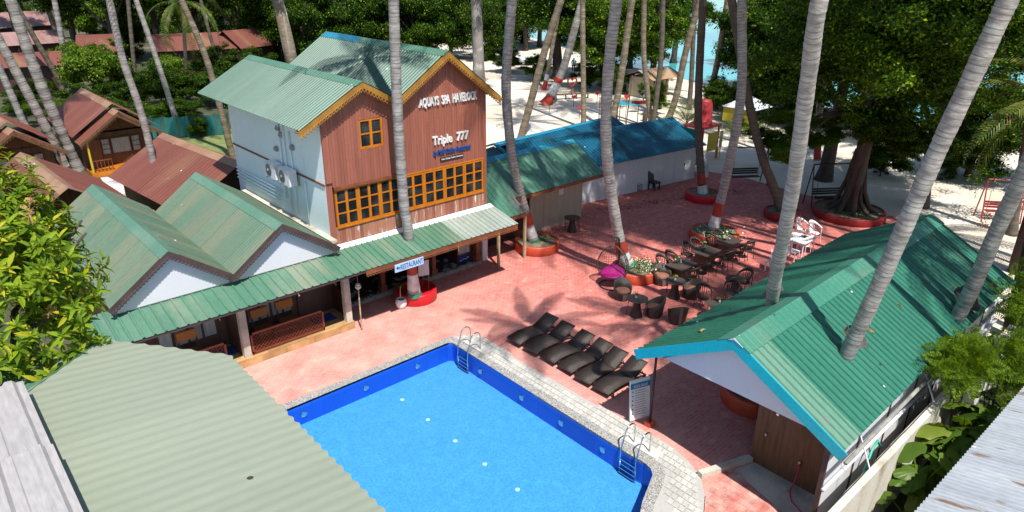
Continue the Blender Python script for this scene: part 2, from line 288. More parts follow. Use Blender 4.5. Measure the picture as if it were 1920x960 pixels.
class MB:
    def __init__(s): s.v = []; s.f = []; s.mi = []
    def add(s, vs, fs, mi=0):
        b = len(s.v); s.v += [tuple(v) for v in vs]; s.f += [tuple(i+b for i in f) for f in fs]; s.mi += [mi]*len(fs); return s
    def box(s, x0, y0, z0, x1, y1, z1, mi=0):
        return s.add([(x0, y0, z0), (x1, y0, z0), (x1, y1, z0), (x0, y1, z0), (x0, y0, z1), (x1, y0, z1), (x1, y1, z1), (x0, y1, z1)],
                     [(0, 3, 2, 1), (4, 5, 6, 7), (0, 1, 5, 4), (1, 2, 6, 5), (2, 3, 7, 6), (3, 0, 4, 7)], mi)
    def prism(s, pts, vec, mi=0):
        n = len(pts); vec = Vector(vec); a = [Vector(p) for p in pts]; b = [p+vec for p in a]
        return s.add(a+b, [tuple(range(n))[::-1], tuple(range(n, 2*n))]+[(i, (i+1) % n, n+(i+1) % n, n+i) for i in range(n)], mi)
    def beam(s, a, b, w, h, up=(0, 0, 1), mi=0):
        a = Vector(a); b = Vector(b); d = (b-a).normalized(); r = d.cross(Vector(up))
        if r.length < 1e-4: r = d.cross(Vector((1, 0, 0)))
        r.normalize(); u = r.cross(d); r = r*(w/2); u = u*(h/2)
        return s.prism([a-r-u, a+r-u, a+r+u, a-r+u], b-a, mi)
    def tube(s, pts, r, n=8, caps=True, mi=0, closed=False):
        pts = [Vector(p) for p in pts]; k = len(pts); rs = r if isinstance(r, (list, tuple)) else [r]*k
        b = len(s.v); ref = None
        for i, p in enumerate(pts):
            if closed: d = pts[(i+1) % k]-pts[i-1]
            else: d = pts[min(i+1, k-1)]-pts[max(i-1, 0)]
            d.normalize()
            if ref is None: ref = d.orthogonal().normalized()
            x = (ref-d*ref.dot(d)).normalized(); ref = x; y = d.cross(x)
            for j in range(n):
                a = 2*math.pi*j/n; s.v.append(tuple(p+x*(rs[i]*math.cos(a))+y*(rs[i]*math.sin(a))))
        m = k if closed else k-1
        for i in range(m):
            for j in range(n):
                i2 = (i+1) % k; s.f.append((b+i*n+j, b+i*n+(j+1) % n, b+i2*n+(j+1) % n, b+i2*n+j)); s.mi.append(mi)
        if caps and not closed:
            s.f.append(tuple(b+j for j in range(n))[::-1]); s.f.append(tuple(b+(k-1)*n+j for j in range(n))); s.mi += [mi, mi]
        return s
    def lathe(s, prof, c=(0, 0, 0), n=24, mi=0, caps=True):
        b = len(s.v); k = len(prof)
        for r, z in prof:
            for j in range(n):
                a = 2*math.pi*j/n; s.v.append((c[0]+r*math.cos(a), c[1]+r*math.sin(a), c[2]+z))
        for i in range(k-1):
            for j in range(n): s.f.append((b+i*n+j, b+i*n+(j+1) % n, b+(i+1)*n+(j+1) % n, b+(i+1)*n+j)); s.mi.append(mi)
        if caps:
            s.f.append(tuple(b+j for j in range(n))[::-1]); s.f.append(tuple(b+(k-1)*n+j for j in range(n))); s.mi += [mi, mi]
        return s
    def mesh(s, name, off=(0, 0, 0)):
        me = bpy.data.meshes.new(name); me.from_pydata([(v[0]-off[0], v[1]-off[1], v[2]-off[2]) for v in s.v], [], s.f); return me
    def build(s, name, mat, parent=None, smooth=False, org=None):
        a = np.array(s.v); c = (a.min(0)+a.max(0))/2 if org is None else np.array(org)
        me = s.mesh(name, c)
        ml = mat if isinstance(mat, (list, tuple)) else [mat]
        for x in ml: me.materials.append(MATS[x])
        if len(ml) > 1: me.polygons.foreach_set('material_index', s.mi)
        o = link(name, me, None, parent, c, smooth)
        return o
def npmesh(name, v, f4=None, f3=None):
    me = bpy.data.meshes.new(name); v = np.asarray(v, np.float32).reshape(-1, 3)
    n4 = 0 if f4 is None else len(f4); n3 = 0 if f3 is None else len(f3)
    me.vertices.add(len(v)); me.vertices.foreach_set('co', v.ravel())
    li = np.concatenate([np.asarray(f4, np.int32).ravel() if n4 else np.zeros(0, np.int32), np.asarray(f3, np.int32).ravel() if n3 else np.zeros(0, np.int32)])
    me.loops.add(len(li)); me.loops.foreach_set('vertex_index', li)
    me.polygons.add(n4+n3); me.polygons.foreach_set('loop_start', np.concatenate([np.arange(n4)*4, n4*4+np.arange(n3)*3]).astype(np.int32))
    me.update(calc_edges=True); return me
def loc_jit(a): return rnd.uniform(-a, a)

# ------------------------------------------------------------------ corrugated sheet roofs
def sheet_mesh(U, V, wid, pitch, amp, kind, nv=2, thick=.0):
    U = Vector(U).normalized(); V = Vector(V); nrm = U.cross(V).normalized()
    if nrm.z < 0: nrm = -nrm
    prof = []; k = max(1, round(wid/pitch)); p = wid/k
    for i in range(k):
        if kind == 'wave':
            for j in range(6): prof.append((i*p+p*j/6, amp*math.cos(2*math.pi*j/6)))
        else:
            prof += [(i*p, 0), (i*p+p*.40, 0), (i*p+p*.47, amp), (i*p+p*.60, amp), (i*p+p*.67, 0)]
    prof.append((wid+.012, amp if kind == 'wave' else 0.))
    vs = []; m = len(prof)
    for t in np.linspace(0, 1, nv):
        for x, h in prof: vs.append(U*x+V*float(t)+nrm*(h+.01))
    fs = [(r*m+i, r*m+i+1, (r+1)*m+i+1, (r+1)*m+i) for r in range(nv-1) for i in range(m-1)]
    # a folded underside gives the sheet its edge
    b = len(vs); vs += [v-nrm*.006 for v in vs[:m]]; fs += [(i, b+i, b+i+1, i+1) for i in range(m-1)]
    me = bpy.data.meshes.new('roof_sheet'); me.from_pydata([tuple(v) for v in vs], [], fs); return me
def roof_plane(parent, e0, e1, V, mat, kind='wave', pitch=.15, amp=.02, wid=.9, jit=.004, mats=None, name='roof_sheet'):
    e0 = Vector(e0); e1 = Vector(e1); L = (e1-e0).length; n = max(1, round(L/wid)); wd = L/n; U = (e1-e0)/L
    me = None; cache = {}
    for i in range(n):
        mt = mats(i, n) if mats else mat
        if mt not in cache:
            cache[mt] = sheet_mesh(U, V, wd, pitch, amp, kind); cache[mt].materials.append(MATS[mt])
        link(name, cache[mt], None, parent, e0+U*(wd*i)+Vector((0, 0, rnd.uniform(0, jit))))
def ridge_cap(parent, a, b, d1, d2, mat, name='ridge_cap', lift=.035):
    a = Vector(a); b = Vector(b); d1 = Vector(d1); d2 = Vector(d2); up = Vector((0, 0, lift)); mb = MB()
    mb.prism([a+up, a+up+d1, a+up+d1-Vector((0, 0, .012)), a+up-Vector((0, 0, .02)), a+up+d2-Vector((0, 0, .012)), a+up+d2], b-a)
    return mb.build(name, mat, parent)
def scallops(mb, a, b, r=.075, gap=.14, up=(0, 0, 1), depth=(0, .02, 0)):
    """a hanging fretwork of rings below a barge board"""
    a = Vector(a); b = Vector(b); n = int((b-a).length/gap); d = (b-a)/n; dn = -Vector(up)
    e = d.normalized(); dd = Vector(depth)
    for i in range(n):
        c = a+d*(i+.5)+dn*r
        pts = [c+e*(r*math.cos(t))+dn*(r*math.sin(t)) for t in np.linspace(0, 2*math.pi, 8, endpoint=False)]
        mb.tube(pts, .016, 4, closed=True)
        mb.prism([c-e*.05+dn*r*.9, c+e*.05+dn*r*.9, c+dn*(r*1.75)], dd)

# ------------------------------------------------------------------ the setting
def sheet(name, polys, z, mat, kind='structure'):
    mb = MB()
    for p in polys: mb.add([(x, y, z) for x, y in p], [tuple(range(len(p)))])
    o = mb.build(name, mat, org=(0, 0, 0)); o['kind'] = kind; return o
def rect(x0, y0, x1, y1): return [(x0, y0), (x1, y0), (x1, y1), (x0, y1)]
HX0, HX1, HY0, HY1 = 3.0, 12.62, 6.2, 17.13
sand = sheet('sand', [rect(HX1, -300, 400, 500), rect(-300, -300, HX0, 500), rect(HX0, HY1, HX1, 500), rect(HX0, -300, HX1, HY0)], -.012, 'sand')
soil = sheet('soil', [[(-120, 22), (19, 22), (20, 30), (26, 40), (30, 52), (44, 60), (54, 82), (66, 112), (150, 420), (-300, 420)]], -.006, 'soil')
soil2 = sheet('soil', [[(14.6, -12), (30, -12), (30, 3), (25.5, 4.5), (14.6, 4.4)]], -.004, 'soil')
patio = sheet('patio', [[(HX1, 2.6), (14.6, 2.6), (14.6, 4.4), (25.5, 4.6), (33, 6.5), (36.9, 9), (37.6, 11.6), (36.7, 13.9), (37.3, 16), (37.5, 18.2), (37.8, 21), (37.2, 23.6), (30, 25), (HX1, 25)],
                        [(HX0, HY1), (HX1, HY1), (HX1, 25), (HX0, 25)], [(9, 2.6), (HX1, 2.6), (HX1, 7.05), (12.5, 6.78), (12, 6.48), (11, 6.18), (9, 6.18)]], 0, 'patio_brick')
sea = sheet('sea', [[(40, -300), (56, -60), (62.1, 13.6), (64.2, 29), (67, 45), (71, 58), (76, 70), (95, 110), (130, 180), (210, 420), (4200, 3000), (4200, -2500)]], .012, 'sea')
lawns = [sheet('lawn', [[(7.2, 37.5), (8.0, 38.2), (11.5, 45.4), (10.0, 46.2), (6.6, 40)]], .0, 'lawn'),
         sheet('lawn', [[(13, 40), (20, 41), (22, 50), (20, 54), (13.5, 53)]], .0, 'lawn'),
         sheet('lawn', [[(-6, 36), (2, 38), (5, 46), (2, 58), (-6, 56)]], .0, 'lawn')]
path = sheet('path', [[(7.3, 33.5), (8.7, 33.3), (9.95, 45.9), (8.45, 46.1)]], .006, 'concrete')

# ------------------------------------------------------------------ swimming pool
PO = [(3.3, 16.83), (12.22, 16.83), (12.33, 16.72), (12.31, 12.7), (12.29, 9.0), (12.33, 8.55), (12.27, 8.27), (12.12, 8.09), (11.68, 7.89), (11.19, 7.68), (10.8, 7.45), (10.2, 7.0), (9.5, 6.75), (3.3, 6.6)]
PC = [(3.05, 17.13), (12.45, 17.13), (12.62, 16.95), (12.62, 12.7), (12.60, 8.86), (12.64, 8.5), (12.60, 8.18), (12.40, 7.90), (11.93, 7.66), (11.3, 7.42), (10.95, 7.2), (10.3, 6.72), (9.55, 6.45), (3.05, 6.3)]
WZ = -.10; PD = -.68
pool = thing('swimming_pool', (8, 12, 0), 'bright blue swimming pool with a speckled gravel edge', 'pool')
MB().add([(x, y, PD) for x, y in PO], [tuple(range(len(PO)))[::-1]]).build('pool_bottom', 'pool_floor', pool)
for i in range(len(PO)-1):
    a, b = PO[i], PO[i+1]
    MB().add([(a[0], a[1], PD), (b[0], b[1], PD), (b[0], b[1], .03), (a[0], a[1], .03)], [(0, 1, 2, 3)]).build('pool_wall', 'pool_wall', pool)
for i in range(len(PO)-1):
    a, b, c, d = PO[i], PO[i+1], PC[i+1], PC[i]
    MB().prism([(a[0], a[1], -.03), (b[0], b[1], -.03), (c[0], c[1], -.03), (d[0], d[1], -.03)], (0, 0, .075)).build('coping', 'gravel_wash', pool)
# tiled line just under the coping, lights in the walls, white fittings on the bottom
lt = MB().lathe([(.0, 0), (.10, 0), (.10, .03), (.07, .05), (.0, .05)], n=14, caps=False).mesh('pool_light')
lt.materials.append(MATS['steel'])
for x in (6.9, 9.0, 10.95): 
    o = link('pool_light', lt, None, pool, (x, 16.83, -.36)); o.rotation_euler = (math.pi/2, 0, 0)
for y in (15.2, 13.2, 11.5, 9.9): 
    o = link('pool_light', lt, None, pool, (12.31, y, -.36)); o.rotation_euler = (0, -math.pi/2, 0)
dot = MB().lathe([(.0, 0), (.065, 0), (.065, .012), (.0, .02)], n=12, caps=False).mesh('floor_inlet'); dot.materials.append(MATS['white_plastic'])
for x, ys in ((9.73, (15.93, 14.55, 13.21, 11.88, 10.55, 9.2)), (6.62, (15.8, 14.48, 13.16, 11.85))):
    for y in ys: link('floor_inlet', dot, None, pool, (x, y, PD+.003))
wt = MB().add([(x, y, WZ) for x, y in PO], [tuple(range(len(PO)))[::-1]]).build('pool_water', 'water'); tag(wt, kind='structure')
# pale interlocking pavers on the pool's right side
deck = sheet('pool_deck', [[(12.62, 17.13), (13.42, 16.55), (13.31, 14.9), (13.33, 11), (13.42, 9.3), (13.45, 8.6), (13.28, 7.83), (13.02, 7.28), (12.5, 6.8), (12.0, 6.5), (11, 6.2), (9.5, 6.2), (9.55, 6.45), (10.3, 6.72), (10.95, 7.2), (11.3, 7.42), (11.93, 7.66), (12.40, 7.90), (12.60, 8.18), (12.62, 8.5)]], .006, 'paver_bed')
pv = MB(); q = .1; z = [(-q, -.075), (-.035, -.095), (.035, -.06), (q, -.08), (q*.86, 0), (q, .075), (.035, .095), (-.035, .06), (-q, .08), (-q*.86, 0)]
pv.prism([(x*.965, y*.95, 0) for x, y in z], (0, 0, .02)); pvm = pv.mesh('paver'); pvm.materials.append(MATS['paver_pale'])
def inside(p, poly):
    r = False
    for i in range(len(poly)):
        (x0, y0), (x1, y1) = poly[i-1], poly[i]
        if (y0 > p[1]) != (y1 > p[1]) and p[0] < (x1-x0)*(p[1]-y0)/(y1-y0)+x0: r = not r
    return r
DK = [(12.70, 16.95), (13.40, 16.5), (13.30, 14.9), (13.30, 11), (13.36, 9.3), (13.38, 8.6), (13.21, 7.88), (12.95, 7.35), (12.45, 6.87), (11.9, 6.55), (11.4, 6.9), (11.95, 7.56), (12.46, 7.8), (12.70, 8.15)]
cnt = 0
for iy in range(80):
    for ix in range(12):
        x = 11.3+ix*.2; y = 6.4+iy*.168+(.03 if ix % 2 else 0)
        if inside((x, y), DK) and cnt < 298:
            o = link('paver', pvm, None, deck, (x, y, .008+rnd.uniform(0, .004))); cnt += 1
# red interlocking blocks in the sunny corner by the showers
rpm = pvm.copy(); rpm.materials.clear(); rpm.materials.append(MATS['paver_red'])
RP = [(13.1, 7.15), (14.3, 6.65), (14.45, 4.4), (12.2, 4.4), (11.9, 6.3), (12.6, 6.75)]
for iy in range(24):
    for ix in range(18):
        x = 11.8+ix*.2; y = 4.3+iy*.165
        if inside((x, y), RP):
            o = link('paver', rpm, None, patio, (x+loc_jit(.004), y+loc_jit(.004), .0+rnd.uniform(0, .004)-.012)); o.scale = (1.06, 1.04, 1)

def ladder(px, py, label):
    t = thing('pool_ladder', (px, py, 0), label, 'ladder', 'steel pool ladders')
    for s in (-.26, .26):
        pts = [(12.75, py+s, .045), (12.75, py+s, .55)]+[(12.55+.2*math.cos(a), py+s, .55+.2*math.sin(a)) for a in np.linspace(.4, 2.6, 7)]+[(12.22, py+s, .18), (12.20, py+s, -.15), (12.22, py+s, PD+.02)]
        MB().tube(pts, .021, 8).build('rail', 'steel', t, True)
    for i in range(4):
        zz = -.16-.145*i; MB().box(12.17, py-.26, zz-.012, 12.25, py+.26, zz+.012).build('tread', 'steel', t)
    return t
ladder(12.4, 16.0, 'bent steel pool ladder by the corner nearest the sun loungers')
ladder(12.4, 8.95, 'bent steel pool ladder beside the pool rules board')
for yy, wh_ in ((15.95, 'by the sun loungers'), (8.95, 'by the pool rules board')):
    b = MB(); b.box(12.63, yy-.55, .03, 12.98, yy+.55, .075); tag(b.build('ladder_footing', 'concrete'), 'white concrete footing of the pool ladder '+wh_, 'footing', 'ladder footings')

# ------------------------------------------------------------------ two-storey restaurant building
FY = 20.5
mainb = thing('restaurant_building', (13.6, 24, 0), 'two-storey restaurant with brown plank front and twin green gables', 'building')
facade = MB().box(10.2, FY+.06, 2.6, 16.98, FY+.2, 7.0).prism([(10.2, FY+.07, 6.9), (12.9, FY+.07, 6.9), (12.9, FY+.07, 7.55), (11.6, FY+.07, 8.25), (10.2, FY+.07, 7.5)], (0, .1, 0)).prism([(12.85, FY+.075, 6.9), (16.98, FY+.075, 6.9), (16.98, FY+.075, 7.5), (15.05, FY+.075, 8.95), (12.85, FY+.075, 7.6)], (0, .1, 0)).build('front_wall', 'dark_brown', mainb)
def gtop(x): 
    a = 8.36-.56*abs(x-11.57) if x < 13.0 else (9.02-.66*(15.05-x) if x < 15.05 else 9.02-.77*(x-15.05))
    return a-.02
PWD = .1145; x = 10.14; k = 0
while x < 17.03:
    x1 = min(x+PWD, 17.04); xm = (x+x1)/2; zt0, zt1 = gtop(x), gtop(x1)
    segs = []
    wn = 10.42 < xm < 16.86
    if wn: segs.append((3.02, 3.60, 'clad_worn' if rnd.random() < .6 or 11.4 < xm < 12.6 else 'clad')); low = 4.93 if xm > 13.05 else 5.06
    else: low = 3.02
    cuts = [low]
    zz = low+rnd.choice([.8, 1.3, 1.8, 2.2, 9, 9])
    if zz < min(zt0, zt1)-.6: cuts.append(zz)
    cuts.append(None)
    for a, b in zip(cuts[:-1], cuts[1:]):
        if 11.50 < xm < 12.42 and a < 6.15 and (b is None or b > 7.16):
            segs.append((a, 6.16, 'clad')); segs.append((7.15, b, 'clad'))
        elif 11.50 < xm < 12.42 and b is not None and 6.1 < b < 7.2:
            segs.append((a, 6.16, 'clad'))
        elif 11.50 < xm < 12.42 and 6.1 < a < 7.2: segs.append((7.15, b, 'clad'))
        else: segs.append((a, b, 'clad'))
    for a, b, mt in segs:
        y0 = FY-rnd.uniform(0, .006)-(.06 if xm < 13.05 and a > 4 else 0); t0, t1 = (zt0, zt1) if b is None else (b-.004, b-.004)
        MB().prism([(x+.003, y0, a), (x1-.003, y0, a), (x1-.003, y0, t1), (x+.003, y0, t0)], (0, FY+.062-y0, 0)).build('plank', mt, facade)
    x = x1
MB().box(10.40, FY-.10, 4.95, 13.06, FY, 5.06).build('drip_board', 'brown_fascia', mainb)
MB().box(10.42, FY-.05, 3.57, 16.88, FY+.05, 3.61).build('window_sill', 'orange_wood', mainb)
MB().box(13.08, FY-.03, 4.90, 16.88, FY+.05, 4.95).build('window_head', 'orange_wood', mainb)
def window(parent, x0, x1, z0, z1, cols, rows, y, mat='orange_wood', st=.075, bar=.045, pane='glass'):
    w = MB().box(x0, y, z0, x0+st, y+.07, z1).box(x1-st, y, z0, x1, y+.07, z1).box(x0+st, y, z0, x1-st, y+.07, z0+st).box(x0+st, y, z1-st, x1-st, y+.07, z1)
    ox0, ox1, oz0, oz1 = x0+st, x1-st, z0+st, z1-st; pw = (ox1-ox0)/cols; ph = (oz1-oz0)/rows
    for i in range(1, cols): w.box(ox0+pw*i-st*.62, y-.004, oz0, ox0+pw*i+st*.62, y+.066, oz1)
    for i in range(cols):
        a = ox0+pw*i+(st*.62 if i else 0); b = ox0+pw*(i+1)-(st*.62 if i < cols-1 else 0)
        for j in range(1, rows): w.box(a, y+.004, oz0+ph*j-bar/2, b, y+.06, oz0+ph*j+bar/2)
    o = w.build('window', mat, parent)
    for i in range(cols):
        a = ox0+pw*i+(st*.62 if i else 0); b = ox0+pw*(i+1)-(st*.62 if i < cols-1 else 0)
        for j in range(rows): MB().box(a, y+.03, oz0+ph*j+(bar/2 if j else 0), b, y+.037, oz0+ph*(j+1)-(bar/2 if j < rows-1 else 0)).build('pane', pane, o)
    return o
xs = np.linspace(10.43, 13.04, 4)
for a, b in zip(xs[:-1], xs[1:]): window(mainb, a, b-.004, 3.61, 4.95, 2, 3, FY-.02)
xs = np.linspace(13.10, 16.87, 5)
for a, b in zip(xs[:-1], xs[1:]): window(mainb, a, b-.004, 3.61, 4.90, 2, 3, FY-.02)
window(mainb, 11.50, 12.42, 6.16, 7.15, 2, 2, FY-.05)
# side and back walls
sw = MB().box(10.14, FY+.01, 2.4, 10.34, 28.2, 7.16).build('side_wall', 'blue_wall', mainb)
MB().box(10.10, FY+.01, 5.12, 10.14, 28.2, 5.18).build('floor_band', 'brown_fascia', mainb)
MB().box(16.85, 23.2, 0, 17.02, 28.1, 2.69).build('lower_wall', 'dark_brown', mainb)
MB().box(16.85, FY+.21, 2.7, 17.03, 28.2, 7.45).build('side_wall', 'blue_wall', mainb)
MB().box(10.35, 28.0, 0, 16.84, 28.2, 7.4).build('back_wall', 'blue_wall', mainb)
for py, pz0, pz1 in ((22.75, 3.5, 6.6), (23.55, 4.0, 6.9), (23.2, 3.6, 7.0), (21.9, 3.3, 5.0)):
    MB().tube([(10.08, py, pz0), (10.08, py, pz1)], .03, 6).build('pipe', 'blue_wall', mainb, True)
for i in range(4): MB().tube([(10.07, 23.9+.1*i, 4.2-.14*i), (10.07, 28.1, 4.2-.14*i)], .028, 6).build('pipe', 'blue_wall', mainb, True)
for py, pz in ((23.4, 6.35), (23.6, 6.55), (22.6, 6.05), (23.95, 5.75)): MB().tube([(10.15, py, pz), (10.06, py, pz), (10.0, py, pz-.03)], [.10, .11, .04], 10).build('vent_cap', 'stone', mainb)
yF, yB = 20.12, 28.9; VL = Vector((0, yB-yF, 0))
def roofpart(name, parent, at):
    o = bpy.data.objects.new(name, None); COL.objects.link(o); o.parent = parent; o.location = Vector(at)-WL[parent.name]; WL[o.name] = Vector(at); return o
rfl = roofpart('left_roof', mainb, (11.5, 24, 8)); rfr = roofpart('right_roof', mainb, (15, 24, 8.5))
roof_plane(rfl, (9.3, yB, 7.15), (9.3, yF, 7.15), (2.27, 0, 1.27), 'green_x', 'wave', .16, .030)
roof_plane(rfl, (12.98, yF, 7.62), (12.98, yB, 7.62), (-1.41, 0, .80), 'green_x', 'wave', .16, .030)
roof_plane(rfr, (12.9, yB, 7.70), (12.9, yF, 7.70), (2.15, 0, 1.42), 'green_x', 'wave', .18, .034)
roof_plane(rfr, (17.45, yF, 7.26), (17.45, yB, 7.26), (-2.4, 0, 1.86), 'green_x', 'wave', .18, .034)
ridge_cap(rfl, (11.57, yF-.03, 8.42), (11.57, yB, 8.42), (-.24, 0, -.134), (.24, 0, -.137), 'green_cap')
ridge_cap(rfr, (15.05, yF-.03, 9.12), (15.05, yF+5.9, 9.12), (-.26, 0, -.171), (.26, 0, -.2), 'green_cap')
ridge_cap(rfr, (15.05, yF+5.9, 9.13), (15.05, yB, 9.13), (-.27, 0, -.178), (.27, 0, -.209), 'blue_ridge')
MB().box(12.84, yF+.02, 7.5, 13.02, yB, 7.66).build('valley_gutter', 'stone', mainb)
for a, b in (((9.28, yF, 7.06), (11.57, yF, 8.33)), ((11.57, yF, 8.33), (12.98, yF, 7.54)), ((12.95, yF, 7.64), (15.05, yF, 9.01)), ((15.05, yF, 9.01), (17.47, yF, 7.16))):
    a = Vector(a); b = Vector(b); ee = (b-a).normalized()*.05; dy_ = Vector((0, .005 if b.z > a.z else 0, 0)); bb = MB().beam(a+dy_-ee*.5, b+dy_+ee*(.8 if b.z > a.z else .5), .03, .17, up=(0, 0, 1)).build('barge_board', 'ochre_trim', mainb)
    mb = MB(); scallops(mb, a+Vector((0, -.005, -.08)), b+Vector((0, -.005, -.08)), .055, .125); o = mb.build('fretwork', 'ochre_trim', bb); o['kind'] = 'stuff'
    d = Vector((0, .3, 0))
    MB().prism([a+Vector((0, .016, -.02)), b+Vector((0, .016, -.02)), b+Vector((0, .016, .02)), a+Vector((0, .016, .02))], (0, .36, 0)).build('soffit', 'ochre_trim', mainb)
# lettering
def text_mesh(body, size, ext, bold=0., shear=0.):
    cu = bpy.data.curves.new('t', 'FONT'); cu.body = body; cu.size = size; cu.extrude = ext; cu.offset = bold; cu.shear = shear; cu.resolution_u = 3
    ob = bpy.data.objects.new('t', cu); COL.objects.link(ob); dg = bpy.context.evaluated_depsgraph_get()
    me = bpy.data.meshes.new_from_object(ob.evaluated_get(dg)); bpy.data.objects.remove(ob); bpy.data.curves.remove(cu)
    v = np.array([t.co[:] for t in me.vertices]); f = [tuple(p.vertices) for p in me.polygons]; bpy.data.meshes.remove(me); return v, f
def letters(body, p0, ux, width, height, mat, parent, ext=.03, bold=.0, name='letter', split=True, shear=0., up=(0, 0, 1), hfix=True):
    """lay a line of text on a plane: p0 lower left, ux the writing direction"""
    v, f = text_mesh(body, 1., .5, bold, shear); mn, mx = v.min(0), v.max(0); ux = Vector(ux).normalized(); up = Vector(up).normalized(); nz = ux.cross(up)
    sx = width/(mx[0]-mn[0]); sy = height/(mx[1]-mn[1])
    P = [Vector(p0)+ux*((a[0]-mn[0])*sx)+up*((a[1]-mn[1])*sy)+nz*((a[2]+.5)*ext) for a in v]
    if not split: return MB().add(P, f).build(name, mat, parent)
    par = list(range(len(v)))
    def find(i):
        while par[i] != i: par[i] = par[par[i]]; i = par[i]
        return i
    for q in f:
        for i in q[1:]: par[find(i)] = find(q[0])
    comp = {}
    for i in range(len(v)): comp.setdefault(find(i), []).append(i)
    grp = []
    for c in sorted(comp.values(), key=lambda c: v[c][:, 0].min()):
        lo, hi = v[c][:, 0].min(), v[c][:, 0].max()
        if grp and lo < grp[-1][1]-.4*(hi-lo): grp[-1][0].extend(c); grp[-1][1] = max(hi, grp[-1][1])
        else: grp.append([list(c), hi])
    for c, _ in grp:
        st = {j: i for i, j in enumerate(c)}; MB().add([P[j] for j in c], [tuple(st[i] for i in q) for q in f if q[0] in st]).build(name, mat, parent)
letters('AQUAYS  SPA  HAVELOCK', (13.95, FY-.012, 7.19), (1, 0, 0), 2.6, .38, 'white_paint', mainb, ext=.07, bold=.014)
letters('Triple  777', (14.47, FY-.012, 5.72), (1, 0, 0), 1.66, .42, 'white_paint', mainb, ext=.06, bold=.02)
letters('by Multi Cuisine Restaurant', (14.5, FY-.012, 5.37), (1, 0, 0), 1.74, .24, 'sign_blue', mainb, ext=.05, bold=.025, shear=.25, split=False, name='lettering')
MB().box(14.80, FY-.05, 5.17, 15.88, FY-.012, 5.29).build('name_plate', 'black_metal', mainb)
letters('Indian | Chinese | Tandoor | Continental', (14.84, FY-.052, 5.19), (1, 0, 0), 1.0, .075, 'white_paint', mainb, ext=.008, bold=.015, split=False, name='lettering')
# ground floor: open restaurant under the upper storey
rest = thing('restaurant_floor', (14, 22, 0), 'dark open restaurant hall on a stone-edged step under the verandah', 'restaurant')
MB().box(10.6, 21.55, 0, 17.4, 27.9, .14).build('floor_slab', 'carpet', rest)
MB().box(10.62, 21.35, .0, 17.45, 21.55, .13).build('step', 'stone', rest)
for i in range(34):
    a = 10.7+i*.198; s = MB(); s.lathe([(.0, 0), (.075, .0), (.085, .03), (.05, .06), (.0, .065)], n=7, caps=False)
    o = s.build('edge_stone', 'stone', rest); o.location = Vector((a, 21.4+loc_jit(.03), .155))-WL[rest.name]; o.scale = (rnd.uniform(.8, 1.3), rnd.uniform(.7, 1.1), rnd.uniform(.7, 1.2)); o.rotation_euler.z = rnd.uniform(0, 3)
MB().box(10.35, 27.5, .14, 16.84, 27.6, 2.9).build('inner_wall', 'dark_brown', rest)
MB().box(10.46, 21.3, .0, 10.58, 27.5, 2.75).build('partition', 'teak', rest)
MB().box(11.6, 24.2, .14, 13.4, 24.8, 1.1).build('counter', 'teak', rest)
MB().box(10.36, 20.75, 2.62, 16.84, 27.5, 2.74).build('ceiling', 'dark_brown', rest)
for px_ in (12.6, 15.0, 17.3): MB().box(px_-.09, 21.42, .13, px_+.09, 21.60, 2.75).box(px_-.14, 21.38, .13, px_+.14, 21.64, .42).build('post', 'brown_fascia', rest)
MB().box(17.62, 21.5, 0, 17.9, 21.7, 1.75).build('panel', 'white_wall', rest)
# drinks fridge
t = thing('drinks_fridge', (16.75, 21.85, .14), 'glass-door drinks fridge with a dark blue base panel inside the restaurant', 'fridge')
MB().box(16.4, 21.7, .14, 17.1, 22.3, 1.85).build('cabinet', 'dark_trim', t)
MB().box(16.44, 21.67, .16, 17.06, 21.70, .48).build('base_panel', 'fridge_blue', t)
MB().box(16.42, 21.66, .55, 17.08, 21.70, .60).box(16.42, 21.66, 1.75, 17.08, 21.70, 1.82).box(16.42, 21.66, .6, 16.47, 21.70, 1.75).box(17.03, 21.66, .6, 17.08, 21.70, 1.75).build('door_frame', 'steel', t)
MB().box(16.47, 21.68, .6, 17.03, 21.698, 1.75).build('door_glass', 'curtain', t)
mb = MB()
for a, b in ((0, .0), (.14, .045), (.27, .03), (.38, .07)): mb.tube([(16.5+a+.03*i, 21.662, .27+b+.03*math.sin(i*2.2)) for i in range(5)], .012, 5)
mb.build('brand_script', 'white_paint', t)
# ac units
def ac(y, label):
    t = thing('air_conditioner', (9.9, y, 4.75), label, 'air conditioner', 'outdoor units on the blue wall')
    MB().box(9.72, y-.40, 4.75, 10.02, y+.40, 5.30).build('housing', 'white_wall', t)
    gq = MB().lathe([(.20, 0), (.22, .012), (.22, .03)], n=20).build('fan_grille', 'grille', t); gq.rotation_euler = (0, -math.pi/2, 0); gq.location = Vector((9.715, y+.12, 5.03))-WL[t.name]
    h = MB().lathe([(.05, 0), (.06, .02), (.03, .04)], n=10).build('fan_hub', 'stone', t); h.rotation_euler = (0, -math.pi/2, 0); h.location = Vector((9.68, y+.12, 5.03))-WL[t.name]
    MB().box(9.74, y-.39, 5.30, 10.0, y+.39, 5.315).build('lid', 'white_plastic', t)
    for s in (-.3, .3): MB().box(9.68, y+s-.02, 4.71, 10.14, y+s+.02, 4.75).build('bracket', 'steel', t)
ac(23.85, 'white outdoor air conditioner farther back along the blue wall'); ac(22.75, 'white outdoor air conditioner nearer the brown plank front')

